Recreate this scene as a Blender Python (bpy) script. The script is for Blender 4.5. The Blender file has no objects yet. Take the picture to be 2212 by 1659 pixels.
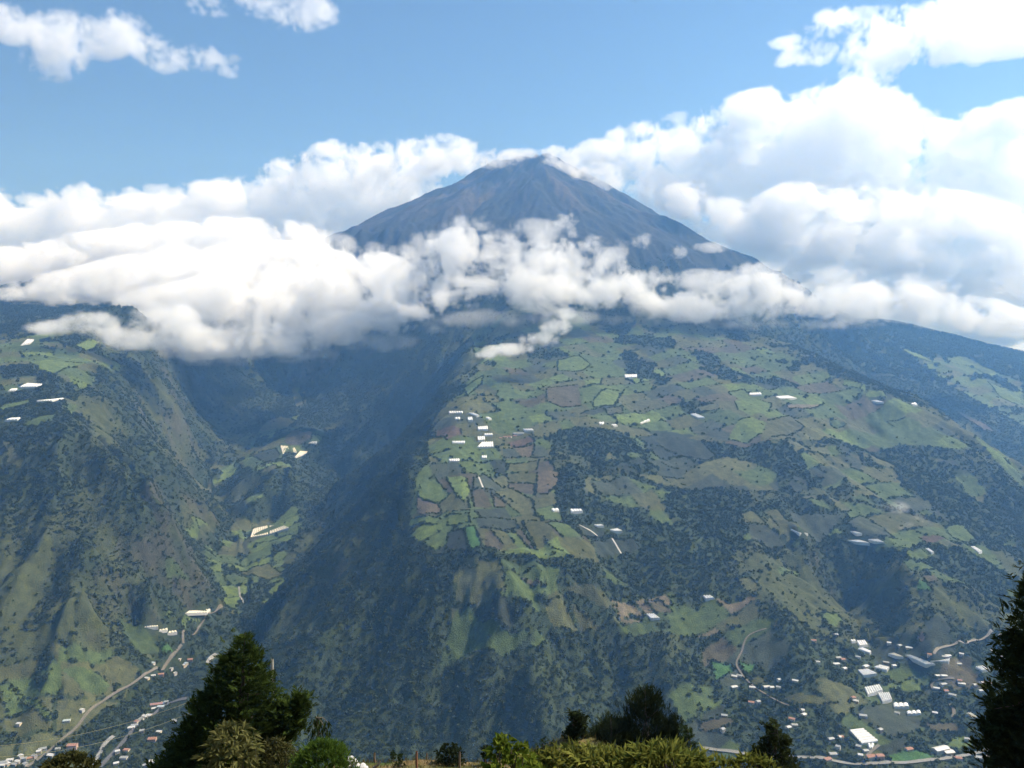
import bpy, bmesh, math
import numpy as np
from mathutils import Vector, Matrix
S = bpy.context.scene
COL = S.collection
R = math.radians

# ------------------------------------------------------------------ camera, sky, sun, exposure
PITCH = R(2.5)
FPX, CX, CY = 1719.5, 1106.0, 829.5          # focal length and centre, in pixels of a 2212 wide picture
cam = bpy.data.objects.new('camera', bpy.data.cameras.new('camera'))
COL.objects.link(cam); S.camera = cam
cam.location = (0, 0, 0); cam.rotation_euler = (R(90) - PITCH, 0, 0)
cam.data.sensor_width = 36.0; cam.data.lens = 36.0 * FPX / 2212.0
cam.data.clip_start = 0.5; cam.data.clip_end = 80000

SUN_AZ, SUN_EL = R(74), R(52)                # azimuth to the right of the view direction
world = bpy.data.worlds.new('World'); S.world = world; world.use_nodes = True
wn = world.node_tree
sky = wn.nodes.new('ShaderNodeTexSky'); sky.sky_type = 'NISHITA'; sky.sun_disc = False
sky.sun_elevation = SUN_EL; sky.sun_rotation = SUN_AZ
sky.altitude = 2700; sky.air_density = 1.1; sky.dust_density = 0.2; sky.ozone_density = 3.0
wn.links.new(sky.outputs[0], wn.nodes['Background'].inputs[0])
wn.nodes['Background'].inputs[1].default_value = 0.052
sl = bpy.data.lights.new('sun', 'SUN'); sl.energy = 4.9; sl.angle = R(0.5); sl.color = (1.0, 0.98, 0.95)
sun = bpy.data.objects.new('sun', sl); COL.objects.link(sun)
SUN_DIR = Vector((math.sin(SUN_AZ) * math.cos(SUN_EL), math.cos(SUN_AZ) * math.cos(SUN_EL), math.sin(SUN_EL)))
sun.rotation_euler = SUN_DIR.to_track_quat('Z', 'Y').to_euler()
S.view_settings.view_transform = 'Standard'; S.view_settings.look = 'None'
S.view_settings.gamma = 1.0; S.view_settings.exposure = 0.86
cy = S.cycles
cy.use_denoising = True; cy.use_adaptive_sampling = True; cy.adaptive_threshold = 0.04
cy.volume_bounces = 18; cy.max_bounces = 20; cy.diffuse_bounces = 2; cy.volume_step_rate = 1.0; cy.volume_max_steps = 512
cy.transparent_max_bounces = 24

# ------------------------------------------------------------------ noise
def _grid(seed, n=256):
    return np.random.default_rng(seed).random((n, n)).astype('f4')
def noise2(x, y, s, seed=0):
    g = _grid(seed); n = 256
    x = x / s + 1000.0; y = y / s + 1000.0
    i = np.floor(x).astype('i4'); j = np.floor(y).astype('i4')
    a = (x - i).astype('f4'); b = (y - j).astype('f4')
    a = a * a * a * (a * (a * 6 - 15) + 10); b = b * b * b * (b * (b * 6 - 15) + 10)
    i0, i1, j0, j1 = i % n, (i + 1) % n, j % n, (j + 1) % n
    return (g[i0, j0] * (1 - a) * (1 - b) + g[i1, j0] * a * (1 - b) + g[i0, j1] * (1 - a) * b + g[i1, j1] * a * b) * 2 - 1
def fbm2(x, y, s, o=4, seed=0, gain=0.5):
    r = 0; a = 1.0; t = 0
    for k in range(o):
        r = r + a * noise2(x, y, s, seed + 17 * k); t += a; a *= gain; s *= 0.5
    return r / t
def sstep(a, b, x):
    x = np.clip((x - a) / (b - a), 0, 1); return x * x * (3 - 2 * x)

# ------------------------------------------------------------------ the lie of the land: surveyed points, then a smooth sheet through them
def ray(u, v):
    xr = (u - CX) / FPX; yr = -(v - CY) / FPX
    Y = math.cos(PITCH) + yr * math.sin(PITCH); Z = -math.sin(PITCH) + yr * math.cos(PITCH)
    return xr / Y, Z / Y                      # bearing (x per y) and slope (z per y)
PTS = []
def L(*pts, step=110):
    """a surveyed line: (sight u, sight v, distance) triples; densified"""
    w = []
    for u, v, Y in pts:
        t, s = ray(u, v); w.append((t * Y, Y, s * Y))
    LZ(*w, step=step)
def LZ(*w, step=110):
    for a, b in zip(w[:-1], w[1:]):
        n = max(1, int(math.dist(a, b) / step))
        for k in range(n): PTS.append(tuple(a[i] + (b[i] - a[i]) * k / n for i in range(3)))
    PTS.append(tuple(w[-1]))
# volcano cone
CONE = (150.0, 6400.0, 1572.0)
for r in (90, 260, 450, 700, 950, 1250, 1600, 1950):
    for k in range(max(8, int(r / 60))):
        a = 2 * math.pi * k / max(8, int(r / 60))
        PTS.append((CONE[0] + r * math.sin(a), CONE[1] + r * math.cos(a), CONE[2] - (.57 + .035 * math.sin(a)) * r + 2e-5 * r * r + (8 if r < 100 else 0) + 25 * math.sin(3 * a)))
# spur: nose and centre line
L((1130, 1655, 1470), (1110, 1440, 1628), (1100, 1320, 1732), (1100, 1210, 1837), (1100, 1100, 2079), (1100, 1000, 2352), (1100, 900, 2690), (1120, 850, 2934), (1150, 780, 3313), (1150, 715, 3725))
LZ((250, 3725, 80), (250, 4150, 330), (200, 4500, 620))
# spur: left edge of the tableland
L((1015, 760, 3500), (1030, 800, 3150), (985, 860, 2830), (935, 905, 2650), (915, 960, 2470), (905, 1010, 2310), (893, 1060, 2170), (885, 1120, 2030), (880, 1165, 1925), (900, 1210, 1830))
# foot of the spur's left face, along the canyon floor
L((560, 1425, 1960), (533, 1360, 2090), (547, 1312, 2230), (600, 1235, 2440), (635, 1172, 2640), (690, 1110, 2850), (730, 1065, 3080))
LZ((-640, 3300, -560), (-560, 3600, -500))
# mid left face
L((740, 1180, 2270), (690, 1270, 2080), (760, 1090, 2560))
# small crest on the nose
L((880, 1190, 1880), (790, 1285, 1800), (700, 1355, 1770), (610, 1430, 1730), (590, 1500, 1660))
L((700, 1560, 1570), (760, 1460, 1640), (860, 1330, 1740), (900, 1500, 1590), (950, 1600, 1510))
L((1000, 1330, 1720), (990, 1480, 1590), (1000, 1650, 1470))
# right gullies on the nose
L((1150, 1380, 1695), (1190, 1480, 1590), (1215, 1600, 1490))
L((1100, 1520, 1550), (1130, 1600, 1500))
L((1270, 1480, 1620), (1300, 1600, 1510))
L((1350, 1450, 1640), (1420, 1600, 1500))
# spur face right of the centre
L((1250, 1250, 1800), (1250, 1150, 1960), (1260, 1050, 2230), (1300, 950, 2560), (1300, 870, 2860), (1350, 800, 3200), (1400, 715, 3800))
L((1400, 1400, 1690), (1400, 1300, 1800), (1400, 1180, 2010), (1400, 1080, 2230), (1430, 980, 2520), (1480, 900, 2800), (1500, 820, 3180), (1550, 715, 3850))
L((1550, 1480, 1600), (1550, 1380, 1710), (1560, 1280, 1850), (1560, 1180, 2020), (1580, 1080, 2230), (1600, 980, 2520), (1650, 890, 2860), (1680, 810, 3300), (1640, 740, 3720))
L((1700, 1430, 1640), (1700, 1330, 1770), (1700, 1220, 1980), (1720, 1150, 2100), (1740, 1060, 2330), (1780, 960, 2700), (1830, 880, 3060))
# skyline of the spur on the right, and the gorge hidden behind
L((1600, 706, 3950), (1700, 742, 3800), (1820, 800, 3520), (1950, 850, 3330), (2030, 890, 3200), (2120, 960, 2980), (2230, 1060, 2760), (2400, 1200, 2500))
LZ((1800, 4050, -430), (2050, 3600, -560), (2400, 3250, -680), (2800, 3000, -760))
# right-hand slope of the spur
L((1900, 930, 2960), (1900, 1010, 2640), (1880, 1090, 2350), (1860, 1150, 2150))
L((2050, 980, 2820), (2060, 1080, 2480), (2050, 1160, 2230), (2020, 1230, 2030))
L((2180, 1100, 2560), (2190, 1200, 2220), (2180, 1300, 1960), (2170, 1380, 1800))
# dark hollow and the ridge that shuts it
L((1930, 1175, 2060), (1965, 1240, 1900), (2000, 1310, 1790), (2020, 1370, 1705))
L((1760, 1230, 2040), (1800, 1290, 2010), (1850, 1330, 1930), (1905, 1365, 1810), (1950, 1385, 1720))
L((1880, 1200, 2090), (1890, 1290, 1965))
L((2080, 1290, 1850), (2110, 1360, 1760))
# valley terrace on the right with the village and the highway
L((1700, 1480, 1590), (1850, 1450, 1640), (2000, 1440, 1660), (2200, 1440, 1670))
L((1600, 1560, 1500), (1800, 1545, 1520), (2000, 1540, 1530), (2250, 1530, 1545))
L((1600, 1622, 1420), (1800, 1640, 1395), (2000, 1640, 1395), (2230, 1615, 1420))
LZ((700, 1250, -765), (900, 1230, -775), (1200, 1240, -775))
LZ((-200, 1280, -800), (100, 1230, -800), (400, 1230, -790))
LZ((-1200, 1000, -880), (0, 1000, -880), (1200, 1000, -880), step=300)
# canyon floor (river)
L((215, 1640, 1500), (240, 1590, 1560), (300, 1530, 1690), (400, 1450, 1880), (470, 1400, 2010), (520, 1330, 2190), (525, 1270, 2360), (500, 1190, 2650), (490, 1120, 2960), (440, 1050, 3320), (420, 1010, 3480), (470, 990, 3580), (560, 930, 3960), (640, 880, 4330), (655, 840, 4700), (630, 810, 5000))
# shelf with the lower road, and the road shelf on the left bank
L((330, 1600, 1560), (390, 1520, 1680))
L((60, 1650, 1470), (130, 1600, 1540), (200, 1520, 1660), (280, 1470, 1750), (350, 1430, 1830), (390, 1390, 1920), (410, 1340, 2050), (460, 1310, 2190))
L((250, 1540, 1640), (310, 1480, 1750), (370, 1455, 1830))
L((350, 1330, 2010), (360, 1250, 2190), (390, 1190, 2400), (430, 1130, 2680))
# knoll in the canyon
L((590, 1110, 2900), (600, 1060, 3010), (620, 1010, 3180), (640, 970, 3480), (650, 940, 3680), (660, 920, 3830))
L((540, 1080, 3030), (520, 1040, 3240), (520, 1000, 3440))
L((560, 1160, 2740), (660, 1100, 2900), (690, 1040, 3250))
# upstream right wall of the canyon
L((735, 1040, 3420), (720, 950, 3800), (700, 880, 4250), (690, 800, 4800))
L((830, 930, 3600), (860, 830, 4000), (880, 740, 4350), (900, 700, 4500))
L((780, 980, 3480), (770, 870, 4150), (780, 760, 4700))
# left bank: near mountain face, its crest, its tableland
L((-100, 1590, 1480), (-20, 1500, 1590), (60, 1450, 1650), (140, 1430, 1700), (220, 1400, 1790), (290, 1350, 1930))
L((90, 1200, 1935), (100, 1080, 2080), (110, 990, 2200), (120, 920, 2330))
L((200, 1320, 1830), (190, 1200, 1960), (170, 1060, 2150))
L((-100, 1300, 1820), (-80, 1100, 2050), (-60, 980, 2240))
L((164, 894, 2400), (200, 925, 2370), (239, 956, 2330), (295, 1010, 2270), (342, 1065, 2200), (362, 1110, 2150), (355, 1180, 2060), (345, 1250, 1990), (330, 1310, 1940))
L((100, 850, 2619), (80, 780, 3021), (40, 728, 3400))
L((-80, 870, 2560), (-120, 780, 3000), (-150, 720, 3400))
L((200, 850, 2800), (220, 800, 3080), (210, 750, 3380))
# second wall
L((144, 856, 2700), (222, 870, 2720), (260, 915, 2700), (308, 956, 2690), (359, 983, 2720), (386, 1018, 2740), (421, 1052, 2760), (455, 1090, 2750), (480, 1115, 2740))
L((300, 985, 2560), (390, 1090, 2520), (420, 1130, 2520))
# third wall and dark wall beyond
L((239, 785, 3250), (300, 810, 3330), (342, 839, 3400), (393, 886, 3460), (420, 940, 3460), (430, 990, 3440))
L((430, 860, 4000), (440, 930, 3800)); L((500, 800, 4600), (560, 860, 4400), (600, 880, 4400))
L((300, 740, 3900), (420, 740, 4500), (560, 740, 5000), (640, 740, 5300))
# ridges that look out of the cloud on the left
L((-200, 760, 3300), (-20, 715, 3500), (90, 695, 3650), (200, 672, 3750), (280, 656, 3850), (350, 648, 3950))
L((-250, 690, 5300), (0, 622, 5500), (120, 588, 5600), (255, 562, 5700), (350, 560, 5750))
L((400, 570, 5800), (440, 546, 5950), (485, 531, 6000), (530, 536, 6050), (580, 580, 6100))
# far right slope beyond the gorge
L((1750, 690, 6100), (1940, 699, 6000), (2050, 727, 5850), (2212, 771, 5600), (2450, 840, 5300))
L((1800, 760, 5000), (1950, 810, 4700), (2100, 850, 4450), (2230, 890, 4250))
L((2100, 780, 5100), (2250, 830, 4750))
L((2130, 915, 4050), (2230, 960, 3850))
# out of sight: behind and beside
LZ((-3000, 8200, 500), (-1500, 8600, 450), (160, 8800, 300), (1800, 8600, 250), (3500, 8000, 100), step=500)
LZ((-7000, 8500, 300), (-7000, 5000, 300), (-4500, 3000, 100), (-2600, 1600, -200), step=500)
LZ((6500, 9000, -200), (5200, 5000, -300), (3000, 2500, -650), (1900, 1500, -700), step=500)
LZ((-7000, 11500, -200), (0, 11500, -200), (7000, 11500, -200), step=900)

P = np.array(PTS, 'f8')
_k = np.round(P[:, :2] / 45).astype(int); _, _i = np.unique(_k, axis=0, return_index=True); P = P[_i]
def _phi(d): return np.sqrt(d * d + 30.0 ** 2)
_d = np.sqrt(((P[:, None, :2] - P[None, :, :2]) ** 2).sum(-1))
A = _phi(_d); A[np.diag_indices_from(A)] -= 12.0
n_ = len(P); M = np.zeros((n_ + 3, n_ + 3)); M[:n_, :n_] = A
M[:n_, n_] = 1; M[:n_, n_ + 1:] = P[:, :2] / 1000; M[n_:, :n_] = M[:n_, n_:].T
W = np.linalg.solve(M, np.concatenate([P[:, 2], [0, 0, 0]]))
def base_height(x, y):
    sh = x.shape; x = x.ravel(); y = y.ravel(); out = np.empty(x.size, 'f4')
    px, py, w = P[:, 0].astype('f4'), P[:, 1].astype('f4'), W[:n_].astype('f4')
    for a in range(0, x.size, 20000):
        xa, ya = x[a:a + 20000].astype('f4'), y[a:a + 20000].astype('f4')
        d2 = (xa[:, None] - px) ** 2 + (ya[:, None] - py) ** 2 + np.float32(900)
        out[a:a + 20000] = np.sqrt(d2) @ w + W[n_] + W[n_ + 1] * xa / 1000 + W[n_ + 2] * ya / 1000
    return out.reshape(sh)
# fan-shaped sheet: fine near the valley, coarser behind the summit
NT, NY = 980, 860
T_ = np.linspace(-0.86, 0.86, NT)
q = np.linspace(0, 1, NY)
Y_ = 950 * (11000 / 950) ** (q ** 1.12)
TT, YY = np.meshgrid(T_, Y_, indexing='ij'); XX = TT * YY
# coarse RBF on a thinner fan, then spread
ct, cyy = np.linspace(0, NT - 1, 330), np.linspace(0, NY - 1, 300)
tc, yc = np.interp(ct, np.arange(NT), T_), np.interp(cyy, np.arange(NY), Y_)
TC, YC = np.meshgrid(tc, yc, indexing='ij')
HC = base_height(TC * YC, YC)
def up(Hc):
    a = np.empty((NT, Hc.shape[1]), 'f4')
    for j in range(Hc.shape[1]): a[:, j] = np.interp(np.arange(NT), ct, Hc[:, j])
    b = np.empty((NT, NY), 'f4')
    for i in range(NT): b[i] = np.interp(np.arange(NY), cyy, a[i])
    return b
H = up(HC)
def blur(a, n=1):
    for _ in range(n):
        a = np.pad(a, 1, mode='edge'); a = (a[:-2, 1:-1] + a[2:, 1:-1] + a[1:-1, :-2] + a[1:-1, 2:] + 2 * a[1:-1, 1:-1]) / 6
    return a
H = blur(H, 3)
def grad(H):
    Ht = np.gradient(H, T_, axis=0); HY = np.gradient(H, Y_, axis=1)
    return Ht / YY, HY - Ht * XX / YY ** 2
gx, gy = grad(blur(H, 4))
slope0 = np.hypot(gx, gy)
def erosion(x, y, dx, dy, lam, seed):
    """stripes that run downhill, cell by cell: gullies"""
    px, py = x / lam, y / lam
    ix, iy = np.floor(px).astype('i4'), np.floor(py).astype('i4')
    fx, fy = (px - ix).astype('f4'), (py - iy).astype('f4')
    rr = np.random.default_rng(seed).random((128, 128, 3)).astype('f4')
    h = 0; hx = 0; hy = 0; wt = 0
    for i in (-1, 0, 1):
        for j in (-1, 0, 1):
            o = rr[(ix + i) % 128, (iy + j) % 128]
            ax, ay = fx - i - o[..., 0], fy - j - o[..., 1]
            w = np.exp(-(ax * ax + ay * ay) * 2.2)
            ph = (ax * dx + ay * dy) * 5.6 + o[..., 2] * 2.2
            h = h + np.cos(ph) * w; s = -np.sin(ph) * w; hx = hx + s * dx; hy = hy + s * dy; wt = wt + w
    return h / wt, hx / wt * 5.6 / lam, hy / wt * 5.6 / lam
steep = sstep(0.25, 0.8, slope0)
conemask = sstep(150, 600, H) * 0.8
cgx, cgy = gx.copy(), gy.copy()
E = 0
for k, lam in enumerate((620, 300, 150, 75, 38)):
    m = np.hypot(cgx, cgy) + 1e-5
    dx, dy = -cgy / m, cgx / m
    amp = lam * 0.105 * (0.22 + 0.78 * steep) * (0.9 if k else 0.7)
    h, hx, hy = erosion(XX, YY, dx, dy, lam, 50 + k)
    E = E + h * amp; cgx = cgx + hx * amp * 0.8; cgy = cgy + hy * amp * 0.8
H = H + (1 - 2 * np.abs(noise2(XX, YY, 170, 61)) + .6 * (1 - 2 * np.abs(noise2(XX, YY, 80, 62))) + .35 * (1 - 2 * np.abs(noise2(XX, YY, 38, 63)))) * 9 * steep
rc = np.hypot(XX - CONE[0], YY - CONE[1]); onc = sstep(2300, 1500, rc)
H = H + E * (1 + .7 * onc * sstep(30, 300, rc)) + fbm2(XX, YY, 260, 5, 5) * (5 + 14 * steep + 10 * onc)
H = np.where(rc < 260, np.minimum(H, 1532 + 16 * noise2(XX, YY, 70, 8) + .10 * (XX - CONE[0])), H) - 30 * np.exp(-((XX - CONE[0] - 25) / 45) ** 2 - ((YY - CONE[1] + 30) / 90) ** 2)
gx, gy = grad(H); slope = np.hypot(gx, gy)
gxb, gyb = grad(blur(H, 3)); slopeb = np.hypot(gxb, gyb)

def hit(u, v):
    """where the sight line through (u, v) meets the land"""
    t, s = ray(u, v)
    f = np.clip((t - T_[0]) / (T_[1] - T_[0]), 0, NT - 1.001); i = int(f); f -= i
    col = H[i] * (1 - f) + H[i + 1] * f
    k = np.nonzero(col >= s * Y_)[0]
    if len(k) == 0: return None
    k = max(1, k[0]); a = col[k - 1] - s * Y_[k - 1]; b = col[k] - s * Y_[k]
    g = -a / (b - a) if b != a else 0
    Yh = Y_[k - 1] + (Y_[k] - Y_[k - 1]) * np.clip(g, 0, 1)
    return (t * Yh, Yh, s * Yh)
def zat(x, y):
    x = np.asarray(x, 'f8'); y = np.asarray(y, 'f8')
    f = np.clip((x / y - T_[0]) / (T_[1] - T_[0]), 0, NT - 1.001); i = f.astype(int); f = f - i
    g = np.interp(y, Y_, np.arange(NY)); g = np.clip(g, 0, NY - 1.001); j = g.astype(int); g = g - j
    return H[i, j] * (1 - f) * (1 - g) + H[i + 1, j] * f * (1 - g) + H[i, j + 1] * (1 - f) * g + H[i + 1, j + 1] * f * g

# ------------------------------------------------------------------ materials
def mat(name):
    m = bpy.data.materials.new(name); m.use_nodes = True
    return m, m.node_tree.nodes, m.node_tree.links, m.node_tree.nodes['Principled BSDF']
def mesh_obj(name, co, faces, material, parent=None, smooth=True):
    me = bpy.data.meshes.new(name); co = np.asarray(co, 'f4'); faces = np.asarray(faces, 'i4')
    me.vertices.add(len(co)); me.vertices.foreach_set('co', co.ravel())
    k = faces.shape[1]; me.loops.add(faces.size); me.loops.foreach_set('vertex_index', faces.ravel())
    me.polygons.add(len(faces)); me.polygons.foreach_set('loop_start', np.arange(0, faces.size, k, dtype='i4'))
    me.polygons.foreach_set('use_smooth', np.full(len(faces), smooth)); me.update(calc_edges=True)
    if material: me.materials.append(material)
    o = bpy.data.objects.new(name, me); COL.objects.link(o); o.parent = parent
    return o

# ------------------------------------------------------------------ what grows where
def inpoly(px, py, poly):
    r = np.zeros(px.shape, bool); k = len(poly)
    for a in range(k):
        x0, y0 = poly[a]; x1, y1 = poly[(a + 1) % k]
        if y0 == y1: continue
        c = (y0 > py) != (y1 > py)
        r ^= c & (px < (x1 - x0) * (py - y0) / (y1 - y0) + x0)
    return r
def survey(poly):
    w = [hit(u, v) for u, v in poly]
    return [(p[0], p[1]) for p in w if p is not None]
wx = fbm2(XX, YY, 120, 2, 71) * 20; wy = fbm2(XX, YY, 120, 2, 72) * 20
ZONES = {   # farmland, drawn on the land
 'table': [(1000, 725), (1400, 705), (1640, 740), (1830, 822), (2030, 902), (2120, 985), (1950, 960), (1750, 950), (1600, 975), (1520, 940), (1400, 930), (1250, 900), (1205, 960), (1210, 1080), (1260, 1120), (1390, 1150), (1380, 1200), (1200, 1200), (1080, 1190), (960, 1195), (880, 1160), (900, 1030), (925, 1000), (940, 905), (1000, 850), (1030, 800)],
 'dull': [(1210, 900), (1400, 930), (1520, 940), (1600, 975), (1780, 960), (1900, 1010), (1800, 1050), (1600, 1060), (1430, 1050), (1300, 1010), (1220, 960)],
 'right': [(1600, 1100), (1700, 1070), (1850, 1090), (2060, 1140), (2150, 1200), (2212, 1290), (2050, 1260), (1940, 1190), (1700, 1190), (1590, 1160)],
 'mid': [(1230, 1000), (1420, 1060), (1600, 1080), (1620, 1160), (1560, 1240), (1420, 1280), (1300, 1240), (1250, 1120)],
 'east': [(1780, 960), (2050, 985), (2160, 1090), (2190, 1180), (2000, 1110), (1850, 1085)],
 'low': [(1000, 1215), (1150, 1210), (1260, 1260), (1420, 1300), (1500, 1260), (1620, 1240), (1640, 1330), (1480, 1380), (1250, 1360), (1120, 1420), (960, 1430), (985, 1320)],
 'village': [(1480, 1420), (1620, 1340), (1760, 1380), (2212, 1400), (2212, 1659), (1520, 1640), (1420, 1500)],
 'west': [(0, 735), (160, 715), (260, 790), (170, 850), (150, 900), (120, 925), (0, 955)],
 'canyon': [(360, 1110), (470, 1130), (560, 1040), (520, 1000), (640, 920), (700, 930), (690, 1000), (640, 1060), (690, 1090), (620, 1200), (620, 1290), (560, 1300), (480, 1310), (330, 1400), (240, 1380), (300, 1330), (350, 1300), (350, 1180)],
 'floor': [(520, 1000), (470, 1000), (430, 1040), (450, 1060), (500, 1030), (580, 950), (650, 900), (672, 850), (640, 815), (618, 850), (640, 880), (560, 920)],
 'rubble': [(0, 1450), (200, 1400), (290, 1420), (380, 1400), (300, 1480), (180, 1580), (60, 1659), (0, 1659)],
 'far': [(1990, 770), (2080, 770), (2212, 830), (2212, 920), (2100, 860), (2000, 800)],
 'gap': [(2040, 900), (2212, 1000), (2212, 1060), (2120, 960)],
}
ZN = list(ZONES); zone = np.full(XX.shape, -1)
for k, z in enumerate(ZN): zone[inpoly(XX + wx, YY + wy, survey(ZONES[z]))] = k
farm = zone >= 0
# patchwork of plots: rows along the slope, cut at uneven places
ang = 0.5
U0 = (XX + wx) * math.cos(ang) + (YY + wy) * math.sin(ang); V0 = -(XX + wx) * math.sin(ang) + (YY + wy) * math.cos(ang)
rowh = 78.0; row = np.floor(V0 / rowh).astype(int); fv = V0 / rowh - row
rr = np.random.default_rng(4)
roff = rr.random(4096) * 400; rwid = 70 + 120 * rr.random(4096)
cu = (U0 + roff[row % 4096]) / rwid[row % 4096]; cell = np.floor(cu).astype(int); fu = cu - cell
edge = np.minimum(np.minimum(fv, 1 - fv) * rowh, np.minimum(fu, 1 - fu) * rwid[row % 4096])
pid = (row * 7919 + cell * 104729) % 4096
prand = rr.random(4096)[pid]; prand2 = rr.random(4096)[pid]
PSC = .66
PAL = {'bright': (.130, .192, .036), 'green': (.090, .136, .034), 'olive': (.110, .122, .041), 'tan': (.170, .140, .080), 'brown': (.100, .090, .048), 'red': (.130, .088, .055), 'dark': (.045, .060, .038), 'grey': (.064, .082, .050), 'vivid': (.075, .190, .040)}
PAL = {k: tuple(PSC * (.8 * c + .2 * sum(v) / 3) for c in v) for k, v in PAL.items()}
WGT = {'table': 'green green olive green olive olive grey green bright brown', 'dull': 'olive green grey green olive dark olive', 'right': 'green olive grey dark green olive', 'low': 'olive green olive tan green', 'mid': 'olive green grey green', 'east': 'green olive grey green', 'village': 'green olive olive grey brown dark', 'west': 'green olive bright green', 'canyon': 'green olive green bright', 'rubble': 'olive green olive', 'floor': 'olive green bright olive', 'far': 'bright olive green', 'gap': 'olive green bright'}
forestC = np.array((.030, .041, .018)); scrubC = np.array((.052, .061, .025)); rockC = np.array((.070, .064, .050)); coneC = np.array((.026, .029, .029))
C = np.empty(XX.shape + (3,), 'f4'); C[:] = forestC
patch = fbm2(XX, YY, 240, 4, 31)
dry = sstep(-.05, .35, patch + 0.18 * (XX < -650) * (YY < 2300) * (H < -250)) * (YY < 4200)      # grassy scrub, dry on the near west face
dry = dry * (1 - .8 * sstep(-820, -620, XX) * sstep(420, 220, XX) * sstep(1960, 1800, YY))          # the nose of the spur is wooded
C = C * (1 - dry[..., None]) + scrubC * dry[..., None]
trees = (0.96 - 0.90 * dry * sstep(.35, -.1, fbm2(XX, YY, 75, 4, 44)))                                             # how wooded
cone = sstep(250, 520, H + 90 * fbm2(XX, YY, 400, 3, 9))
ath = np.arctan2(XX - CONE[0], CONE[1] - YY)
ash = sstep(.05, .5, fbm2(ath * 700, rc * .12, 60, 4, 66) + .55 * np.exp(-((ath - .12 - .0001 * rc) / .10) ** 2) * (rc < 1300) + .25 * sstep(0, -.8, ath) - .1) * sstep(2000, 600, rc)
cc_ = coneC + ash[..., None] * (np.array((.062, .053, .045)) - coneC)
C = C * (1 - cone[..., None]) + cc_ * cone[..., None]; trees = trees * (1 - cone)
grove = fbm2(XX, YY, 170, 4, 77)
for k, z in enumerate(ZN):
    names = WGT[z].split(); m = zone == k
    pi = (prand * len(names)).astype(int)
    for q_, nm in enumerate(names):
        mm = m & (pi == q_); C[mm] = np.array(PAL[nm]) * (0.85 + 0.3 * prand2[mm])[:, None]
    wood = {'table': .30, 'dull': .12, 'right': .22, 'low': .25, 'mid': -.12, 'east': -.05, 'village': -.15, 'west': .08, 'canyon': .16, 'rubble': .25, 'floor': .2, 'far': .3, 'gap': .2}[z]
    g = grove[m] > wood; s3 = slopeb[m] > (1.05 if z != 'canyon' else .7)
    t_ = np.where(g | s3, 0.9, 0.020); t_[(edge[m] < 4.5) & (prand2[m] > np.where(YY[m] > 2600, .62, .3)) & (fbm2(XX[m], YY[m], 70, 2, 12) > -.25)] = .9
    trees[m] = t_; cc = C[m]; cc[t_ > .5] = forestC * 1.15; C[m] = cc
steepness = sstep(1.25, 1.9, slope) * sstep(.0, .4, fbm2(XX, YY, 90, 4, 55)) * .55
C = C * (1 - steepness[..., None]) + rockC * steepness[..., None]; trees = trees * (1 - .8 * steepness)
C *= (1 + 0.16 * fbm2(XX, YY, 60, 4, 91))[..., None]

# ------------------------------------------------------------------ land
TM, n, l, b = mat('land')
def land_material(nodes, links, bsdf, src, scale=1.0):
    """base colour with blotches and grain, plus fine relief"""
    geo = nodes.new('ShaderNodeNewGeometry')
    n1 = nodes.new('ShaderNodeTexNoise'); n1.inputs['Scale'].default_value = 0.06 * scale; n1.inputs['Detail'].default_value = 6
    n2 = nodes.new('ShaderNodeTexNoise'); n2.inputs['Scale'].default_value = 0.4 * scale; n2.inputs['Detail'].default_value = 4
    for q_ in (n1, n2): links.new(geo.outputs['Position'], q_.inputs['Vector'])
    mr = nodes.new('ShaderNodeMapRange'); mr.inputs['From Min'].default_value = .3; mr.inputs['From Max'].default_value = .7
    mr.inputs['To Min'].default_value = .72; mr.inputs['To Max'].default_value = 1.28; links.new(n1.outputs[0], mr.inputs[0])
    mr2 = nodes.new('ShaderNodeMapRange'); mr2.inputs['From Min'].default_value = .3; mr2.inputs['From Max'].default_value = .7
    mr2.inputs['To Min'].default_value = .7; mr2.inputs['To Max'].default_value = 1.3; links.new(n2.outputs[0], mr2.inputs[0])
    mu = nodes.new('ShaderNodeMath'); mu.operation = 'MULTIPLY'; links.new(mr.outputs[0], mu.inputs[0]); links.new(mr2.outputs[0], mu.inputs[1])
    vm = nodes.new('ShaderNodeVectorMath'); vm.operation = 'SCALE'; links.new(src, vm.inputs[0]); links.new(mu.outputs[0], vm.inputs['Scale'])
    links.new(vm.outputs[0], bsdf.inputs['Base Color'])
    bp = nodes.new('ShaderNodeBump'); bp.inputs['Distance'].default_value = 3.0 / scale; bp.inputs['Strength'].default_value = .8
    links.new(n2.outputs[0], bp.inputs['Height']); links.new(bp.outputs[0], bsdf.inputs['Normal'])
    bsdf.inputs['Roughness'].default_value = 0.95; bsdf.inputs['Specular IOR Level'].default_value = 0.08
ca = n.new('ShaderNodeAttribute'); ca.attribute_name = 'cover'
land_material(n, l, b, ca.outputs['Color'])
idx = np.arange(NT * NY).reshape(NT, NY)
F = np.stack([idx[:-1, :-1], idx[1:, :-1], idx[1:, 1:], idx[:-1, 1:]], -1).reshape(-1, 4)
CO = np.stack([XX, YY, H], -1).reshape(-1, 3).astype('f4')
land = mesh_obj('mountain_terrain', CO, F, TM); land['kind'] = 'structure'
cat_ = land.data.color_attributes.new('cover', 'FLOAT_COLOR', 'POINT')
cat_.data.foreach_set('color', np.concatenate([C.reshape(-1, 3), np.ones((NT * NY, 1))], 1).astype('f4').ravel())

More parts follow.
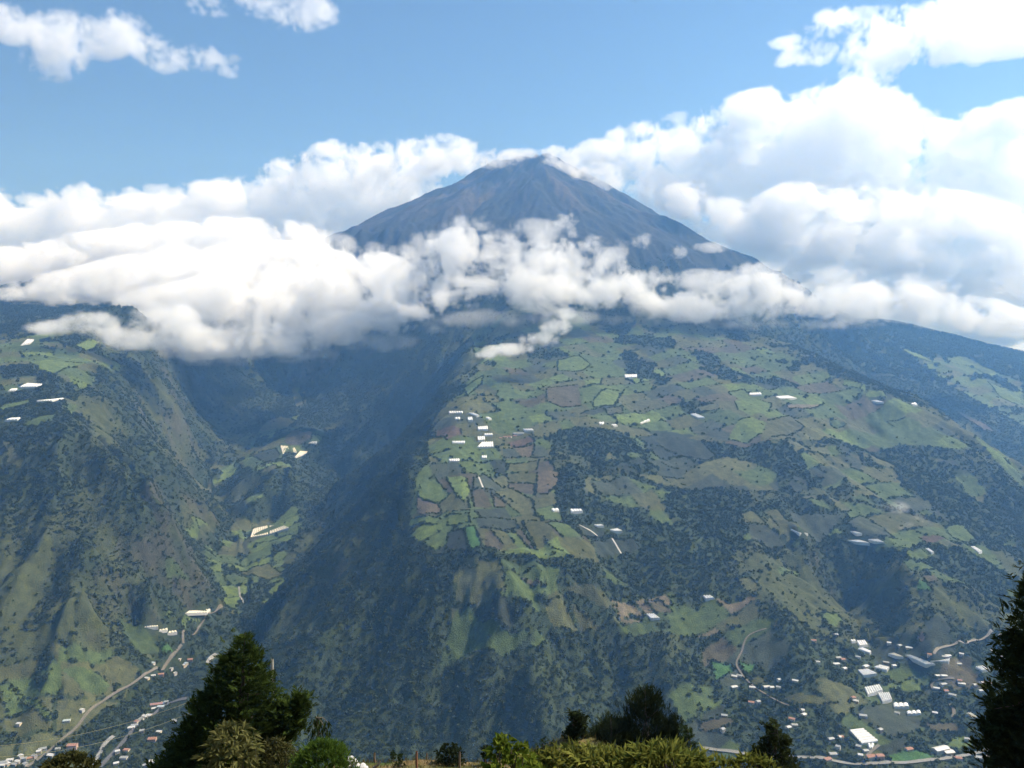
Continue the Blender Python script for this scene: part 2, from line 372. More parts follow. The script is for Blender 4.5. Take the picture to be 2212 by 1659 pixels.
# ------------------------------------------------------------------ fields: plots one can pick out, each its own sheet on the land
def K3(x, y): return 702 + x * .3418, 675 + y * .3418
def K4(x, y): return 702 + x * .3418, 1107 + y * .3418
def K5(x, y): return 1404 + x * .3652, 675 + y * .3652
def K6(x, y): return 1404 + x * .3652, 1107 + y * .3652
def K2(x, y): return x * .3418, 1107 + y * .3418
def K1(x, y): return x * .3418, 648 + y * .3418
FIELDS = [
(K3,'green','600,1090 700,1050 790,1150 720,1215 585,1165'),(K3,'tan','585,1170 720,1215 740,1270 600,1285 580,1240'),(K3,'bright','770,1040 890,1045 915,1130 880,1200 820,1140'),(K3,'olive','790,1190 900,1170 915,1250 780,1270'),
(K3,'bright','545,1305 715,1300 700,1345 520,1355'),(K3,'bright','770,1285 905,1270 920,1330 780,1345'),(K3,'dark','780,1390 880,1365 915,1505 765,1500'),(K3,'vivid','880,1362 950,1350 990,1490 915,1505'),
(K3,'brown','1010,1390 1050,1380 1130,1470 1100,1505 1010,1490'),(K3,'dark','940,1250 1140,1240 1180,1310 990,1300'),(K3,'dark','950,1305 1200,1310 1220,1350 1130,1380 975,1360'),(K3,'grey','940,1050 1000,1020 1130,1110 1060,1125 935,1120'),
(K3,'olive','1070,1130 1180,1115 1310,1180 1330,1280 1230,1270 1150,1210'),(K3,'tan','1340,1010 1480,1010 1470,1090 1400,1150 1335,1140'),(K3,'olive','1160,960 1350,935 1340,1000 1155,1000'),(K3,'olive','1150,1020 1345,1010 1330,1080 1160,1060'),
(K3,'brown','1160,1075 1325,1085 1320,1155 1160,1110'),(K3,'dark','1040,940 1145,940 1145,1030 1080,1020'),(K3,'red','695,745 860,740 860,775 770,805 700,785'),(K3,'red','1150,820 1290,780 1330,815 1190,855'),
(K3,'tan','1200,855 1320,835 1300,915 1250,915'),(K3,'grey','1125,860 1195,860 1245,915 1120,915'),(K3,'grey','1325,830 1400,860 1420,920 1310,920'),(K3,'olive','1240,1320 1390,1320 1470,1420 1340,1500 1290,1400'),
(K3,'bright','1380,1420 1470,1410 1500,1510 1430,1490'),(K3,'brown','1200,1385 1250,1375 1330,1500 1280,1480'),(K3,'green','1400,1330 1530,1340 1640,1440 1500,1420'),(K3,'dark','1570,1345 1650,1335 1790,1410 1730,1425 1640,1410'),
(K3,'dark','1690,1440 1810,1430 1870,1525 1725,1535'),(K3,'dark','1820,1430 1950,1430 2000,1500 1875,1525'),(K3,'brown','1400,480 1600,455 1620,590 1500,600 1400,560'),(K3,'bright','880,480 1000,400 990,450 900,530'),
(K3,'bright','1690,560 1780,480 1880,500 1830,590 1700,600'),(K3,'bright','860,150 960,170 1040,190 940,210'),(K3,'bright','1470,300 1600,270 1680,330 1600,375 1470,370'),(K3,'bright','1640,430 1750,420 1740,455 1650,460'),
(K3,'grey','1620,640 1780,590 1850,590 1700,650'),(K3,'brown','930,1125 1000,1120 1060,1230 940,1235'),(K3,'brown','1050,1140 1150,1210 1140,1235 1070,1230'),(K3,'olive','1770,610 1880,590 1880,640 1790,650'),
(K5,'bright','500,525 640,515 720,540 700,590 600,610 520,575'),(K5,'bright','520,640 600,620 690,650 660,720 580,775 460,750'),(K5,'olive','700,640 830,610 910,680 700,750 650,770'),(K5,'dark','40,700 140,710 300,760 390,850 330,880 30,780'),
(K5,'dark','70,890 170,930 200,980 60,970'),(K5,'green','1400,650 1520,620 1610,660 1600,710 1450,680'),(K5,'olive','540,1190 610,1175 690,1260 550,1240'),(K5,'olive','680,1180 760,1170 830,1240 880,1290 760,1260'),
(K5,'grey','820,1170 1140,1200 1100,1260 900,1290'),(K5,'bright','1000,1300 1080,1270 1150,1310 1010,1320'),(K5,'olive','940,1330 1140,1340 1130,1360 950,1350'),(K5,'grey','1170,1250 1240,1200 1390,1290 1460,1340 1270,1330'),
(K5,'bright','2000,410 2100,450 2212,520 2180,550 2060,490'),(K5,'tan','1810,580 1960,650 2050,710 1980,700 1870,630'),(K5,'bright','1460,200 1600,250 1690,300 1560,260'),(K5,'bright','1760,290 1900,320 2000,370 1880,370'),
(K5,'olive','1760,640 1870,650 1970,740 1920,750 1780,690'),(K5,'green','1060,640 1110,635 1165,660 1080,680'),(K5,'green','1740,1270 1850,1250 1930,1350 1800,1340'),(K5,'red','1590,1330 1700,1320 1770,1350 1640,1370'),
(K5,'green','1520,1420 1600,1400 1670,1440 1570,1480'),(K5,'green','930,1100 1010,1110 1080,1170 980,1140'),(K5,'olive','1050,1090 1100,1100 1190,1170 1130,1180'),(K5,'tan','810,555 900,545 1020,545 960,570 830,575'),
(K5,'bright','460,470 560,455 580,490 480,490'),(K5,'olive','270,560 380,540 430,570 300,590'),(K5,'bright','1150,395 1260,420 1240,450 1140,430'),(K5,'bright','1300,460 1380,470 1400,500 1270,490'),
(K4,'olive','850,330 960,340 1100,290 1130,400 1140,500 940,590 830,550 835,450'),(K4,'green','830,620 920,600 1120,740 1170,760 1290,750 1280,800 1190,880 1100,910 900,900 800,950 770,830'),(K4,'grey','1050,560 1130,530 1190,600 1200,700 1150,740 1080,690'),(K4,'tan','1230,410 1340,420 1380,470 1300,470'),
(K4,'olive','1390,600 1450,540 1510,560 1570,690 1600,760 1450,740'),(K4,'olive','1500,490 1600,470 1840,580 1780,620 1640,530'),(K4,'olive','1540,560 1650,640 1760,760 1620,750'),(K4,'brown','2020,560 2110,545 2200,630 2100,640'),
(K6,'olive','520,390 590,385 670,450 600,480 540,440'),(K6,'green','750,330 870,330 880,375 770,370'),(K6,'bright','1010,600 1100,595 1140,640 1100,680 1040,650'),(K6,'olive','1450,370 1540,375 1590,430 1500,430'),
(K6,'vivid','1590,400 1640,420 1670,470 1580,465'),(K6,'brown','1610,380 1680,370 1710,410 1640,415'),(K6,'green','1500,290 1590,280 1680,340 1550,350'),(K6,'vivid','350,880 480,900 500,930 390,995 370,930'),
(K6,'vivid','520,880 620,900 600,950 560,950'),(K6,'olive','790,1100 950,1080 1110,1130 960,1150 820,1130'),(K6,'green','1370,1030 1450,1000 1490,1040 1400,1070'),(K6,'bright','1480,1010 1560,970 1620,1050 1500,1060'),
(K6,'red','1580,720 1620,710 1630,760 1590,770'),(K6,'brown','290,1240 440,1210 520,1240 400,1290 300,1290'),(K6,'vivid','1410,1440 1550,1400 1700,1450 1640,1470 1430,1480'),(K6,'bright','1740,1360 1830,1320 1910,1350 1900,1380 1780,1400'),
(K6,'brown','1600,1250 1790,1240 1860,1290 1700,1300'),(K6,'olive','570,980 650,960 700,1010 620,1030'),
(K2,'bright','1090,20 1240,50 1260,130 1150,90'),(K2,'bright','1200,30 1250,35 1320,80 1260,85'),(K2,'green','1040,290 1200,400 1180,430 1060,420'),
(K2,'bright','1270,190 1360,240 1320,240'),(K2,'bright','1610,200 1850,140 1830,180 1660,190'),(K2,'olive','1500,370 1700,320 1810,370 1700,430 1560,400'),(K2,'olive','1670,480 1830,460 1800,500 1700,520'),
(K2,'green','750,650 860,720 990,840 1010,880 900,900 800,790'),(K2,'bright','1050,650 1170,650 1300,660 1190,680 1060,670'),(K2,'green','380,990 600,1010 700,1090 660,1150 520,1120'),(K2,'bright','60,1080 130,1150 340,1300 310,1320 180,1230'),
(K2,'vivid','1010,830 1070,840 1100,880 1030,890'),(K2,'olive','660,940 740,900 880,990 830,1080 700,1000'),
(K1,'bright','220,400 330,370 440,430 330,470 250,430'),(K1,'bright','410,390 530,400 480,420'),(K1,'bright','480,290 560,250 650,270 540,320'),(K1,'green','150,780 250,740 370,720 330,770 200,790'),
(K1,'bright','0,670 180,630 170,660 0,700'),(K1,'olive','10,890 60,900 150,1020 120,1070 20,1070 50,1000'),(K1,'brown','1790,900 1850,825 1980,840 1970,880 1840,920'),(K1,'bright','1980,840 2040,870 2020,910 1960,890'),
(K1,'dark','1580,990 1740,940 1770,980 1720,1020'),(K1,'bright','1390,1080 1500,1010 1480,1060 1410,1100'),(K1,'olive','1650,1080 1740,1040 1780,1060 1700,1090'),(K1,'green','1500,890 1580,830 1590,850 1530,900'),
(K1,'olive','1225,1130 1330,1120 1350,1180 1280,1220'),(K1,'olive','1830,560 1900,590 1920,660 1870,680'),
]
FM = {}
for nm, c in PAL.items():
    m, n, l, b = mat('field_' + nm); c3 = n.new('ShaderNodeRGB'); c3.outputs[0].default_value = c + (1,)
    oi = n.new('ShaderNodeObjectInfo'); hs = n.new('ShaderNodeHueSaturation'); l.new(c3.outputs[0], hs.inputs['Color'])
    mr = n.new('ShaderNodeMapRange'); mr.inputs['To Min'].default_value = .8; mr.inputs['To Max'].default_value = 1.2
    l.new(oi.outputs['Random'], mr.inputs[0]); l.new(mr.outputs[0], hs.inputs['Value'])
    src_ = hs.outputs[0]
    if nm not in ('bright', 'green', 'vivid'):      # crop rows
        ge = n.new('ShaderNodeNewGeometry'); vr = n.new('ShaderNodeVectorRotate'); vr.rotation_type = 'Z_AXIS'; l.new(ge.outputs['Position'], vr.inputs['Vector'])
        ma = n.new('ShaderNodeMath'); ma.operation = 'MULTIPLY'; ma.inputs[1].default_value = 3.14; l.new(oi.outputs['Random'], ma.inputs[0]); l.new(ma.outputs[0], vr.inputs['Angle'])
        wv_ = n.new('ShaderNodeTexWave'); wv_.inputs['Scale'].default_value = .11; wv_.inputs['Distortion'].default_value = 1.5; wv_.inputs['Detail Scale'].default_value = .05; l.new(vr.outputs[0], wv_.inputs['Vector'])
        mw = n.new('ShaderNodeMapRange'); mw.inputs['To Min'].default_value = .84; mw.inputs['To Max'].default_value = 1.14; l.new(wv_.outputs['Fac'], mw.inputs[0])
        sw = n.new('ShaderNodeVectorMath'); sw.operation = 'SCALE'; l.new(src_, sw.inputs[0]); l.new(mw.outputs[0], sw.inputs['Scale']); src_ = sw.outputs[0]
    land_material(n, l, b, src_); FM[nm] = m
FC = CO[F].mean(1); FCX, FCY = FC[:, 0], FC[:, 1]
HEDGE = []
treesF = trees
claimed = np.zeros(len(F), bool)
for fi, (K, nm, sp) in enumerate(FIELDS):
    poly = survey([K(*map(float, p.split(','))) for p in sp.split()])
    if len(poly) < 3: continue
    pa = np.array(poly)
    m = (FCX > pa[:, 0].min()) & (FCX < pa[:, 0].max()) & (FCY > pa[:, 1].min()) & (FCY < pa[:, 1].max())
    ii = np.nonzero(m)[0]; ii = ii[inpoly(FCX[ii], FCY[ii], poly)]; ii = ii[~claimed[ii]]
    if len(ii) < 6: continue
    claimed[ii] = True
    vv, inv = np.unique(F[ii], return_inverse=True)
    co = CO[vv] + np.array((0, 0, .7), 'f4')
    o = mesh_obj('field', co, inv.reshape(-1, 4), FM[nm], land)
    treesF.reshape(-1)[vv] = 0.01
    for a in range(len(poly)): HEDGE.append((poly[a], poly[(a + 1) % len(poly)], fi))


# ------------------------------------------------------------------ roads, tracks, river
def K7(x, y): return 1782 + x * .2839, 1188 + y * .2839
def K8(x, y): return x * .1953, 1350 + y * .1953
def pts(K, sp): return [K(*map(float, p.split(','))) for p in sp.split()]
def plain(name, col, rough=.9, vary=.25, scale=.5, spec=.2):
    m, n, l, b = mat(name); c3 = n.new('ShaderNodeRGB'); c3.outputs[0].default_value = col + (1,)
    tc = n.new('ShaderNodeTexCoord'); nz = n.new('ShaderNodeTexNoise'); nz.inputs['Scale'].default_value = scale; nz.inputs['Detail'].default_value = 5
    l.new(tc.outputs['Object'], nz.inputs['Vector'])
    mr = n.new('ShaderNodeMapRange'); mr.inputs['From Min'].default_value = .3; mr.inputs['From Max'].default_value = .7; mr.inputs['To Min'].default_value = 1 - vary; mr.inputs['To Max'].default_value = 1 + vary
    l.new(nz.outputs[0], mr.inputs[0]); vm = n.new('ShaderNodeVectorMath'); vm.operation = 'SCALE'; l.new(c3.outputs[0], vm.inputs[0]); l.new(mr.outputs[0], vm.inputs['Scale'])
    l.new(vm.outputs[0], b.inputs['Base Color']); b.inputs['Roughness'].default_value = rough; b.inputs['Specular IOR Level'].default_value = spec
    return m
asphalt = plain('asphalt', (.10, .10, .105), vary=.2); dirt = plain('track_dirt', (.145, .132, .105)); gravel = plain('river_gravel', (.22, .22, .21), vary=.5, scale=.15)
CLEAR = []          # nothing grows on these
def ribbon(name, K, sp, width, m, lift=1.2, kind='structure'):
    w = [hit(*p) for p in pts(K, sp)]; w = [p for p in w if p]
    P2 = np.array([p[:2] for p in w]); d = np.concatenate([[0], np.cumsum(np.linalg.norm(np.diff(P2, axis=0), axis=1))])
    # smooth curve through the points
    q_ = np.arange(0, d[-1], 5.0); x = np.interp(q_, d, P2[:, 0]); y = np.interp(q_, d, P2[:, 1])
    for _ in range(10):
        x[1:-1] = (x[:-2] + 2 * x[1:-1] + x[2:]) / 4; y[1:-1] = (y[:-2] + 2 * y[1:-1] + y[2:]) / 4
    z = zat(x, y)
    for _ in range(14): z[1:-1] = (z[:-2] + 2 * z[1:-1] + z[2:]) / 4
    tx, ty = np.gradient(x), np.gradient(y); k = np.hypot(tx, ty); nx, ny = -ty / k, tx / k
    co = []; off = (-.5, -.17, .17, .5)
    for o_ in off:
        xx, yy = x + nx * width * o_, y + ny * width * o_
        co.append(np.stack([xx, yy, np.maximum(z, zat(xx, yy)) + lift], 1))
    N = len(x); co = np.concatenate(co); fa = [(a * N + i, a * N + i + 1, (a + 1) * N + i + 1, (a + 1) * N + i) for a in range(len(off) - 1) for i in range(N - 1)]
    o = mesh_obj(name, co, fa, m); o['kind'] = kind
    CLEAR.append((x, y, width * .45 + .6)); return o
ribbon('road', K2, '170,1612 270,1540 480,1370 520,1310 590,1230 700,1160 850,1080 960,1010 1040,970 1100,900 1128,868 1155,835', 6.5, dirt)
ribbon('road', K2, '1160,830 1150,790 1180,760 1280,700 1340,640 1410,600', 5, dirt)
ribbon('highway', K2, '630,1612 700,1540 830,1390 960,1280 1060,1210 1190,1180', 9, asphalt)
ribbon('highway', K6, '300,1395 500,1420 620,1440 700,1450 900,1450 1100,1475 1300,1490 1500,1485 1700,1465 1850,1440 2000,1405 2100,1380', 8, plain('highway_concrete', (.19, .186, .165)))
ribbon('dirt_road', K6, '690,690 640,700 590,718 560,750 545,830 500,900 540,960 620,1040 700,1085 790,1135 890,1190', 3.8, dirt)
ribbon('dirt_road', K6, '1680,840 1700,800 1780,793 1870,785 1890,760 2000,735 2120,710', 5, plain('pale_track', (.19, .175, .145)))
ribbon('lane', K6, '1800,985 1720,985 1660,1000 1650,1030 1690,1060', 5, dirt)
ribbon('lane', K6, '1775,1135 1810,1175 1790,1215', 6, dirt)
ribbon('lane', K6, '1265,1475 1300,1420 1360,1375', 6, dirt)
ribbon('farm_track', K3, '1600,1340 1660,1370 1730,1422', 4, plain('white_path', (.42, .42, .40)))
ribbon('farm_track', K3, '1815,1430 1840,1470 1872,1526', 4, bpy.data.materials['white_path'])
ribbon('farm_track', K3, '970,1040 985,1075 1000,1110', 4.5, bpy.data.materials['white_path'])
ribbon('river', K2, '1370,895 1330,930 1310,960', 9, gravel, .8)
ribbon('river', K2, '720,1415 650,1465 640,1520 600,1570 560,1612', 9, gravel, .8)
ribbon('river', K2, '1510,470 1520,540 1545,575', 5, gravel, .8)

# ------------------------------------------------------------------ greenhouses: each its own thing, every bay a part
white_film = plain('greenhouse_film', (.66, .66, .65), .45, .10, .3, .4); cream_film = plain('cream_film', (.62, .58, .47), .5, .12, .3, .4); dull_film = plain('weathered_film', (.55, .56, .55), .5, .3, .3, .4); wallfilm = plain('greenhouse_side', (.55, .55, .53), .6, .2, .4)
def bilin(q4, a, b): return q4[0] * (1 - a) * (1 - b) + q4[1] * a * (1 - b) + q4[2] * a * b + q4[3] * (1 - a) * b
GREEN = []
def greenhouse(K, sp, bays, label, film=None, hgt=3.4, group=None, arch=2.2):
    w = [hit(*p) for p in pts(K, sp)]
    if any(p is None for p in w): return
    q4 = [np.array(p[:2]) for p in w]; c = sum(q4) / 4
    # keep it a plausible block: not longer in depth than the slope can foreshorten
    for k in range(4):
        d = q4[k] - c; lim = 75.0; r_ = np.linalg.norm(d)
        if r_ > lim: q4[k] = c + d * lim / r_
    A_ = np.array([(1, p[0] - c[0], p[1] - c[1]) for p in q4]); zs = np.array([float(zat(*p)) for p in q4])
    k3 = np.linalg.lstsq(A_, zs, rcond=None)[0]; g_ = np.hypot(k3[1], k3[2]); k3[1:] *= min(1, .28 / max(g_, 1e-6)); zs = A_ @ k3
    base = zs.min(); z4 = [np.array((z,)) for z in zs]
    root = bpy.data.objects.new('greenhouse', None); COL.objects.link(root); root.location = (c[0], c[1], base)
    root['label'] = label; root['category'] = 'greenhouse'
    if group: root['group'] = group
    def P3(a, b, h): 
        p = bilin(q4, a, b); z = float(bilin(z4, a, b)[0]); return (p[0] - c[0], p[1] - c[1], z - base + h)
    film = film or white_film; ns = 5
    for k in range(bays):
        co = []; fa = []
        for b in (0, 1):
            for i in range(ns + 1):
                f = i / ns; co.append(P3((k + .04 + f * .92) / bays, b, hgt + arch * math.sin(math.pi * f)))
        for i in range(ns): fa.append((i, i + 1, ns + 2 + i, ns + 1 + i))
        co2 = np.array(co); o = mesh_obj('roof_bay', co2, fa, film, root)
    co = []; fa = []
    ring = [(0, 0), (1, 0), (1, 1), (0, 1)]
    for a, b in ring: co += [P3(a, b, -3), P3(a, b, hgt)]
    for k in range(4): i, j = 2 * k, 2 * ((k + 1) % 4); fa.append((i, j, j + 1, i + 1))
    mesh_obj('side_wall', co, fa, wallfilm, root, False)
    for e in (0, 1):
        for k in range(bays):
            gb = [P3((k + .04) / bays, e, hgt), P3((k + .27) / bays, e, hgt + arch * .75), P3((k + .5) / bays, e, hgt + arch), P3((k + .73) / bays, e, hgt + arch * .75), P3((k + .96) / bays, e, hgt)]
            mesh_obj('gable_end', gb, [(0, 1, 2, 3, 4)], wallfilm, root, False)
    xs = np.array([bilin(q4, a, b) for a in np.linspace(0, 1, 9) for b in np.linspace(0, 1, 9)])
    CLEAR.append((xs[:, 0], xs[:, 1], 7.0))
for a in [
 (K1,'1770,930 1860,925 1875,970 1785,978',9,'cream greenhouse with nine bays on the canyon knoll under the brown field','c'),
 (K1,'1895,955 1945,955 1905,998 1855,1000',6,'smaller cream greenhouse slanting beside the one on the canyon knoll','c'),
 (K1,'1975,893 2005,898 1998,916 1950,908',3,'tiny white greenhouse above the cream pair, right of the brown field'),
 (K2,'1600,110 1690,90 1700,148 1580,165',8,'left half of the cream greenhouse on the canyon floor','c'),
 (K2,'1692,92 1790,78 1830,105 1702,146',8,'right half of the cream greenhouse on the canyon floor','c'),
 (K1,'170,255 215,255 190,280 130,290',4,'highest white greenhouse at the left edge, just under the cloud'),
 (K1,'170,533 270,533 230,560 120,555',7,'largest white greenhouse on the left tableland'),
 (K1,'70,568 110,565 100,580 50,582',3,'small white greenhouse left of the largest one on the left tableland'),
 (K1,'310,632 405,630 330,645 230,647',6,'long thin greenhouse near the rim of the left tableland'),
 (K1,'70,752 130,748 110,765 30,770',4,'lowest greenhouse on the left tableland by the edge of the picture'),
 (K2,'1190,625 1330,628 1310,648 1170,640',8,'row of cream tunnels beside the canyon road','c'),
 (K2,'912,706 1000,736 1000,752 912,728',6,'left end of the long cream building line below the green slope','c'),
 (K2,'1004,738 1060,745 1055,770 1004,752',3,'middle cream block of the building line below the green slope','c'),
 (K2,'1064,746 1115,755 1120,782 1059,775',3,'right end of the cream building line, nearest the canyon road','c'),
 (K3,'782,632 872,630 868,642 785,643',6,'topmost white greenhouse at the left rim of the farm tableland'),
 (K3,'908,640 940,640 975,660 958,663',4,'white greenhouse slanting at the top of the tableland cluster'),
 (K3,'902,668 930,665 935,690 903,690',3,'square white greenhouse just below the slanting one on the tableland'),
 (K3,'820,672 855,668 850,680 822,680',2,'small white shelter left of the square greenhouse on the tableland'),
 (K3,'1015,668 1035,665 1055,680 1035,682',2,'small white shelter right of the square greenhouse on the tableland'),
 (K3,'965,728 1028,722 1030,748 966,750',5,'white greenhouse of five bays in the upper middle of the tableland cluster'),
 (K3,'1005,772 1058,770 1062,782 1008,785',4,'thin white greenhouse touching the block below it in the tableland cluster'),
 (K3,'963,790 1010,787 1012,815 965,818',4,'white block of four bays above the biggest tableland greenhouse'),
 (K3,'990,828 1062,822 1065,858 960,858',6,'biggest white greenhouse of the tableland cluster'),
 (K3,'803,820 885,820 883,833 806,832',8,'long white greenhouse alone left of the biggest tableland greenhouse'),
 (K3,'1250,742 1310,740 1322,755 1265,757',4,'white greenhouse behind the red roofed farm buildings'),
 (K3,'990,912 1023,912 1023,928 990,928',3,'small white greenhouse below the biggest tableland greenhouse'),
 (K3,'782,935 850,932 848,948 785,948',5,'lowest white greenhouse at the left rim of the tableland'),
 (K3,'1893,398 1972,395 1970,416 1897,418',6,'single white greenhouse high up on the green slope below the cloud'),
 (K3,'1730,700 1765,700 1755,712 1735,712',2,'left of two tiny white shelters by the dark pine row'),
 (K3,'1810,713 1840,712 1850,722 1825,726',2,'right of two tiny white shelters by the dark pine row'),
 (K3,'1990,705 2050,678 2055,688 2000,708',3,'thin glass coloured greenhouse slanting at the right end of the pine row'),
 (K3,'1430,1250 1475,1247 1480,1262 1445,1264',2,'small white shelter above the dark plots with the white path'),
 (K3,'1550,1250 1620,1250 1630,1268 1555,1268',4,'white greenhouse beside the vivid green strip above the dark plots'),
 (K3,'1700,1347 1745,1345 1765,1362 1725,1363',3,'upper of two white greenhouses on the dark plot with the white path'),
 (K3,'1800,1377 1850,1373 1882,1393 1835,1396',4,'lower of two white greenhouses on the dark plot with the white path'),
 (K4,'2030,650 2080,650 2120,680 2060,685',4,'white greenhouse standing alone at the foot of the olive meadows'),
 (K5,'588,482 655,477 662,492 590,495',5,'white greenhouse in the bright pasture high on the right slope'),
 (K5,'745,502 820,498 870,512 770,514',7,'long white greenhouse right of the bright pasture on the right slope'),
 (K5,'1308,522 1340,520 1385,540 1345,545',5,'white greenhouse near the wooded skyline of the spur on the right'),
 (K5,'1545,540 1572,538 1584,552 1556,553',2,'small white shelter against the wooded skyline of the spur'),
 (K5,'238,605 270,603 325,628 285,633',5,'white greenhouse on the knoll left of the bright green hollow'),
 (K5,'833,1292 880,1288 935,1325 885,1328',8,'white striped greenhouse left in the row below the mid slope fields'),
 (K5,'1185,1298 1215,1298 1255,1320 1220,1326',4,'small white greenhouse upper right of the row below the mid slope fields'),
 (K5,'1168,1350 1240,1342 1300,1378 1230,1382',7,'white striped greenhouse in the middle of the row below the mid slope fields'),
 (K5,'1290,1350 1350,1345 1390,1368 1330,1372',4,'white greenhouse right in the row below the mid slope fields'),
 (K5,'1630,1403 1650,1402 1680,1430 1665,1433',3,'narrow white greenhouse on the ridge right of the dark hollow'),
 (K5,'1897,1390 1920,1388 1965,1425 1945,1430',4,'narrow white greenhouse alone near the right edge above the village'),
 (K6,'312,500 360,495 382,515 330,527',3,'white greenhouse alone in the orchard slope above the valley'),
 (K7,'195,697 230,695 240,708 205,712',2,'small white greenhouse at the top left of the village'),
 (K7,'242,700 305,700 330,740 262,740',4,'white greenhouse at the top left of the village, larger of two'),
 (K7,'250,760 290,755 352,790 340,800',4,'thin white greenhouse just below the top left pair of the village'),
 (K7,'480,805 530,795 597,828 560,833',4,'cream greenhouse left of the biggest village greenhouse','c'),
 (K7,'612,810 650,805 840,880 765,908',8,'biggest greenhouse of the village, long pale bays','d'),
 (K7,'800,868 860,850 950,840 940,870',5,'pale greenhouse joined to the right end of the biggest village greenhouse','d'),
 (K7,'375,900 420,888 490,905 470,935',4,'weathered white greenhouse behind the trees above the striped one in the village','d'),
 (K7,'250,925 330,915 400,960 290,975',7,'white striped greenhouse in the middle of the village'),
 (K7,'300,1062 415,1035 442,1080 325,1118',7,'weathered greenhouse tilted beside the green plots, upper of two','d'),
 (K7,'400,1105 490,1095 512,1155 438,1173',6,'weathered greenhouse tilted below its twin, with torn film','d'),
 (K7,'520,1180 630,1178 640,1205 525,1208',3,'long white shed roof right below the torn greenhouse'),
 (K7,'620,1243 725,1235 733,1258 628,1263',3,'long white shed roof among trees in the lower village'),
 (K7,'285,1367 405,1470 280,1485 183,1385',6,'big white greenhouse of stacked bays above the highway'),
 (K7,'320,1490 375,1488 360,1520 335,1525',2,'small white shed below the stacked greenhouse near the highway'),
 (K7,'1145,905 1200,893 1260,920 1200,935',4,'pale greenhouse left of the dark tree at the right edge','d'),
 (K7,'1075,1258 1110,1255 1160,1285 1120,1298',3,'cream greenhouse in the lower village left of the dark tree','c'),
]:
    greenhouse(a[0], a[1], a[2], a[3], {'c': cream_film, 'd': dull_film}.get(a[4]) if len(a) > 4 else None)

# ------------------------------------------------------------------ houses
wall_w = plain('white_wall', (.46, .44, .40), .9, .12, .8); wall_c = plain('cream_wall', (.55, .47, .36), .9, .12, .8); wall_b = plain('block_wall', (.30, .27, .25), .95, .2, .8); wall_p = plain('pink_wall', (.42, .29, .24), .9, .12, .8)
roof_w = plain('white_sheet_roof', (.44, .44, .43), .4, .1, .6, .5); roof_g = plain('grey_sheet_roof', (.24, .25, .25), .5, .2, .6, .4); roof_r = plain('tile_roof', (.27, .15, .11), .85, .25, 1.5); roof_b = plain('blue_sheet_roof', (.32, .38, .41), .5, .15, .6, .4)
dark_glass = plain('dark_opening', (.03, .03, .035), .3, .1, 1.0)
rh = np.random.default_rng(21); _hm = {}
def house_mesh(kind, w, d, h, gable):
    key = (kind, w, d, h, gable)
    if key in _hm: return _hm[key]
    def M(name, co, fa, m):
        me = bpy.data.meshes.new(name); me.from_pydata(co, [], fa); me.materials.append(m); return me
    wm, rm = {'w': (wall_w, roof_w), 'g': (wall_w, roof_g), 'r': (wall_c, roof_r), 'b': (wall_b, roof_g), 'u': (wall_w, roof_b), 'p': (wall_p, roof_r), 'c': (wall_c, roof_w)}[kind]
    a, b = w / 2, d / 2
    ws = [(-a, -b, -4), (a, -b, -4), (a, b, -4), (-a, b, -4), (-a, -b, h), (a, -b, h), (a, b, h), (-a, b, h), (-a, 0, h + gable), (a, 0, h + gable)]
    wall = M('wall', ws, [(0, 1, 5, 4), (1, 2, 6, 9, 5), (2, 3, 7, 6), (3, 0, 4, 8, 7)], wm)
    e = .6; t = .25
    up_ = [(-a - e, -b - e, h - gable * e / b + .05), (a + e, -b - e, h - gable * e / b + .05), (a + e, 0, h + gable + .05), (-a - e, 0, h + gable + .05), (a + e, b + e, h - gable * e / b + .05), (-a - e, b + e, h - gable * e / b + .05)]
    rf = up_ + [(x, y, z + t) for x, y, z in up_]
    roof = M('roof', rf, [(6, 7, 8, 9), (9, 8, 10, 11), (0, 1, 7, 6), (4, 5, 11, 10), (1, 2, 8, 7), (2, 4, 10, 8), (3, 0, 6, 9), (5, 3, 9, 11), (1, 0, 3, 2), (2, 3, 5, 4)], rm)
    wins = []
    nwin = max(2, int(w / 3.2))
    for k in range(nwin):
        x = -a + (k + .5) * w / nwin; hw = .55
        wins.append(M('window' if k else 'door', [(x - hw, -b - .04, .9 if k else 0), (x + hw, -b - .04, .9 if k else 0), (x + hw, -b - .04, 2.1), (x - hw, -b - .04, 2.1)], [(0, 1, 2, 3)], dark_glass))
    _hm[key] = (wall, roof, wins); return _hm[key]
def house(u, v, kind, label, group, w=9, d=7, h=3.2, gable=1.2, rz=None, name='house'):
    p = hit(u, v)
    if p is None: return
    z = float(min(zat(p[0] + a, p[1] + b) for a in (-3, 3) for b in (-3, 3))) + .8
    root = bpy.data.objects.new(name, None); COL.objects.link(root); root.location = (p[0], p[1], z)
    root.rotation_euler = (0, 0, rz if rz is not None else rh.uniform(-.6, .6))
    root['label'] = label; root['category'] = name.replace('_', ' ')
    if group: root['group'] = group
    wall, roof, wins = house_mesh(kind, w, d, h, gable)
    for nm, me in [('wall', wall), ('roof', roof)] + [('window' if k else 'door', m) for k, m in enumerate(wins)]:
        o = bpy.data.objects.new(nm, me); COL.objects.link(o); o.parent = root
    CLEAR.append((np.array([p[0]]), np.array([p[1]]), max(w, d) * .6 + 2))
KIND_TXT = {'w': 'white roofed house', 'g': 'grey roofed house', 'b': 'grey block house', 'u': 'bluish roofed house', 'c': 'cream walled house', 'r': 'red roofed house', 'p': 'pink walled house'}
ORD = ('leftmost', 'second from left', 'third from left', 'fourth from left', 'fifth from left', 'sixth from left', 'seventh from left', 'eighth from left', 'ninth from left', 'tenth from left')
